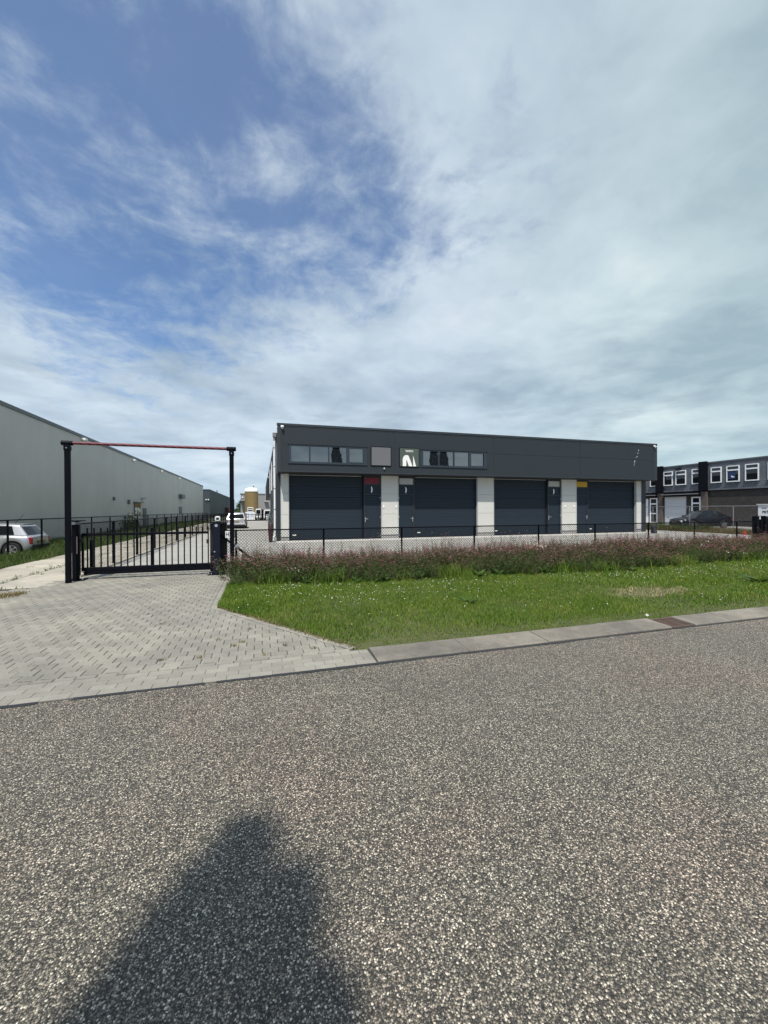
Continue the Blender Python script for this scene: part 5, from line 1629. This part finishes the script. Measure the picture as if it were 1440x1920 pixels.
    MB().box(-L / 2 - .04, -L / 2 - .012, -.24, .24, zb * .66, zb * .66 + .10).build('number_plate', PLATE, rt_, local=True)
    MB().box(L / 2 - .03, L / 2 + .02, -hf * .55, hf * .55, .36 * Ht, .47 * Ht).build('grille', BLACKP, rt_, local=True, bevel=.01)
    MB().box(L / 2 - .03, L / 2 + .03, -hf * .8, hf * .8, .20 * Ht, .29 * Ht).build('front_bumper', BLACKP, rt_, local=True, bevel=.02)
    MB().box(L / 2 + .021, L / 2 + .035, -.24, .24, .30 * Ht, .36 * Ht).build('number_plate', PLATE, rt_, local=True)
    return rt_

hatch = dict(belt=[(-.5, .60), (-.47, .64), (-.30, .665), (.1, .64), (.27, .63), (.42, .56), (.48, .47), (.5, .40)],
             half=[(-.5, .82), (-.47, .92), (-.38, .985), (0, 1), (.3, .98), (.42, .92), (.48, .8), (.5, .7)],
             low=[(-.5, .27), (-.45, .18), (.42, .15), (.5, .20)], cabin=(-.466, .27, -.375, .05), wins=[(.15, .45), (.52, .86)], axle_r=-.335, tail=(.62, .98), lampw=.80, bump=BLACKP)
saloon = dict(belt=[(-.5, .60), (-.46, .665), (-.33, .675), (.1, .64), (.22, .63), (.40, .56), (.47, .50), (.5, .42)],
              half=[(-.5, .80), (-.46, .92), (-.36, .98), (0, 1), (.3, .985), (.42, .92), (.475, .80), (.5, .68)],
              low=[(-.5, .27), (-.45, .16), (.42, .13), (.5, .18)], cabin=(-.40, .235, -.22, .06), wins=[(.06, .42), (.46, .90)], axle_r=-.30)
estate = dict(belt=[(-.5, .60), (-.47, .66), (-.30, .67), (.1, .64), (.24, .63), (.40, .57), (.47, .50), (.5, .42)],
              half=[(-.5, .86), (-.47, .94), (-.36, .99), (0, 1), (.3, .985), (.42, .92), (.475, .80), (.5, .68)],
              low=[(-.5, .27), (-.45, .16), (.42, .13), (.5, .18)], cabin=(-.49, .24, -.42, .06), wins=[(.04, .30), (.34, .62), (.66, .92)], axle_r=-.30, tall=True)
hb = car('parked_hatchback', 'silver hatchback with red tail lamp parked behind the fence at the left edge', (-10.20, 19.55, -.20), PI - .03, 3.55, 1.55, 1.26, 2.25, SILVER, hatch, wr=.285)
MB().tube((-.95, 0.1, 1.26), (-1.25, 0.1, 1.62), .008, 5).build('aerial', BLACKP, hb, local=True)
car('parked_saloon', 'black saloon parked facing left in the car park by the brick office', (33.45, 23.9, 0), math.radians(164), 4.10, 1.72, 1.38, 2.38, BLACKC, saloon, rims=DARKRIM, wr=.30)
car('parked_estate', 'silver estate car with tall red tail lamps parked in the yard behind the gate', (-2.12, 38.9, 0), PI / 2 + .02, 4.2, 1.68, 1.34, 2.5, SILVER, estate, wr=.29)
car('parked_van', 'navy vehicle nose showing behind the drainpipe of the dark unit', (1.62, 46.6, 0), -PI / 2, 4.4, 1.85, 1.66, 2.6, NAVY, dict(estate, belt=[(-.5, .66), (-.47, .68), (.1, .66), (.27, .66), (.42, .62), (.48, .56), (.5, .48)], cabin=(-.49, .30, -.44, .12)), wr=.33)

# box trailer at the right edge
bt = empty('box_trailer', (33.1, 19.6, 0), label='white box trailer with black lettering at the right edge behind the grey fence', cat='trailer')
gb(31.45, 33.6, 14.6, 18.75, .42, 1.79).build('body', WHITEC, bt, bevel=.02)
gb(31.40, 33.65, 14.55, 18.80, 1.792, 1.83).build('roof_trim', WHITEP, bt)
for y in (16.2, 17.2): MB().tube((31.5, y, .30), (31.75, y, .30), .30, 18).build('wheel', TYRE, bt)
text('lettering', 'PETER D', .22, (31.442, 18.50, 1.30), (PI / 2, 0, -PI / 2), INK, bt, align='LEFT')
gb(31.438, 31.446, 18.25, 18.52, 1.545, 1.58).build('small_print', INK, bt)
gb(31.438, 31.446, 16.9, 18.2, 1.425, 1.440).build('line_print', INK, bt)

# ------------------------------------------------------------------ slender conifers across the street
def conifer_mesh(seed, Ht0, rad):
    r = random.Random(seed)
    b = MB()
    lobes = [(0, 0, Ht0)] + ([(.30, .0, 7.74), (.54, .05, 6.85)] if seed == 1 else [])
    for i in range(5200 * len(lobes)):
        ox, oy, Ht = lobes[i % len(lobes)]
        t = r.random() ** .8
        z = .25 + t * (Ht - .25)
        q = rad * min(1.0, ((1 - t) ** .55) * 1.45) * (.86 + .22 * math.sin(z * 3.1 + seed) * math.sin(z * 1.3))
        a = r.uniform(0, 2 * PI); e = q * math.sqrt(r.uniform(.25, 1))
        p = Vector((ox + e * math.cos(a), oy + e * math.sin(a), z))
        dr = Vector((math.cos(a) * .45 + r.gauss(0, .25), math.sin(a) * .45 + r.gauss(0, .25), 1)).normalized()
        s = dr.cross(Vector((r.gauss(0, 1), r.gauss(0, 1), .2))).normalized()
        ln, wd = r.uniform(.16, .30), r.uniform(.03, .06)
        b.add([p - dr * ln * .3, p + s * wd, p + dr * ln, p - s * wd], [(0, 1, 2, 3)])
    return b.mesh('crown', CONIFER), MB().tube((0, 0, -.1), (0, 0, Ht0 * .85), .11, 8, .02).mesh('trunk', BARK)
cm = [conifer_mesh(k_, h_, q_) for k_, h_, q_ in ((1, 8.38, .43), (2, 10.4, .80), (3, 10.0, .76))]
for i, (x, y, v, lab) in enumerate(((-2.0, -2.45, 0, 'slender dark conifer across the street casting its pointed shadow on the asphalt'), (7.75, -2.6, 1, 'slender dark conifer mirrored in the left window band'), (19.1, -2.6, 2, 'left one of two slender conifers mirrored in the right window band'), (20.35, -2.7, 1, 'right one of two slender conifers mirrored in the right window band'))):
    t = empty('conifer_tree', (x, y, .04), 0 if i == 0 else i * 1.7, lab, 'tree', 'conifers across the street')
    for nm, me in (('crown', cm[v][0]), ('trunk', cm[v][1])):
        o = bpy.data.objects.new(nm, me); C.objects.link(o); o.parent = t
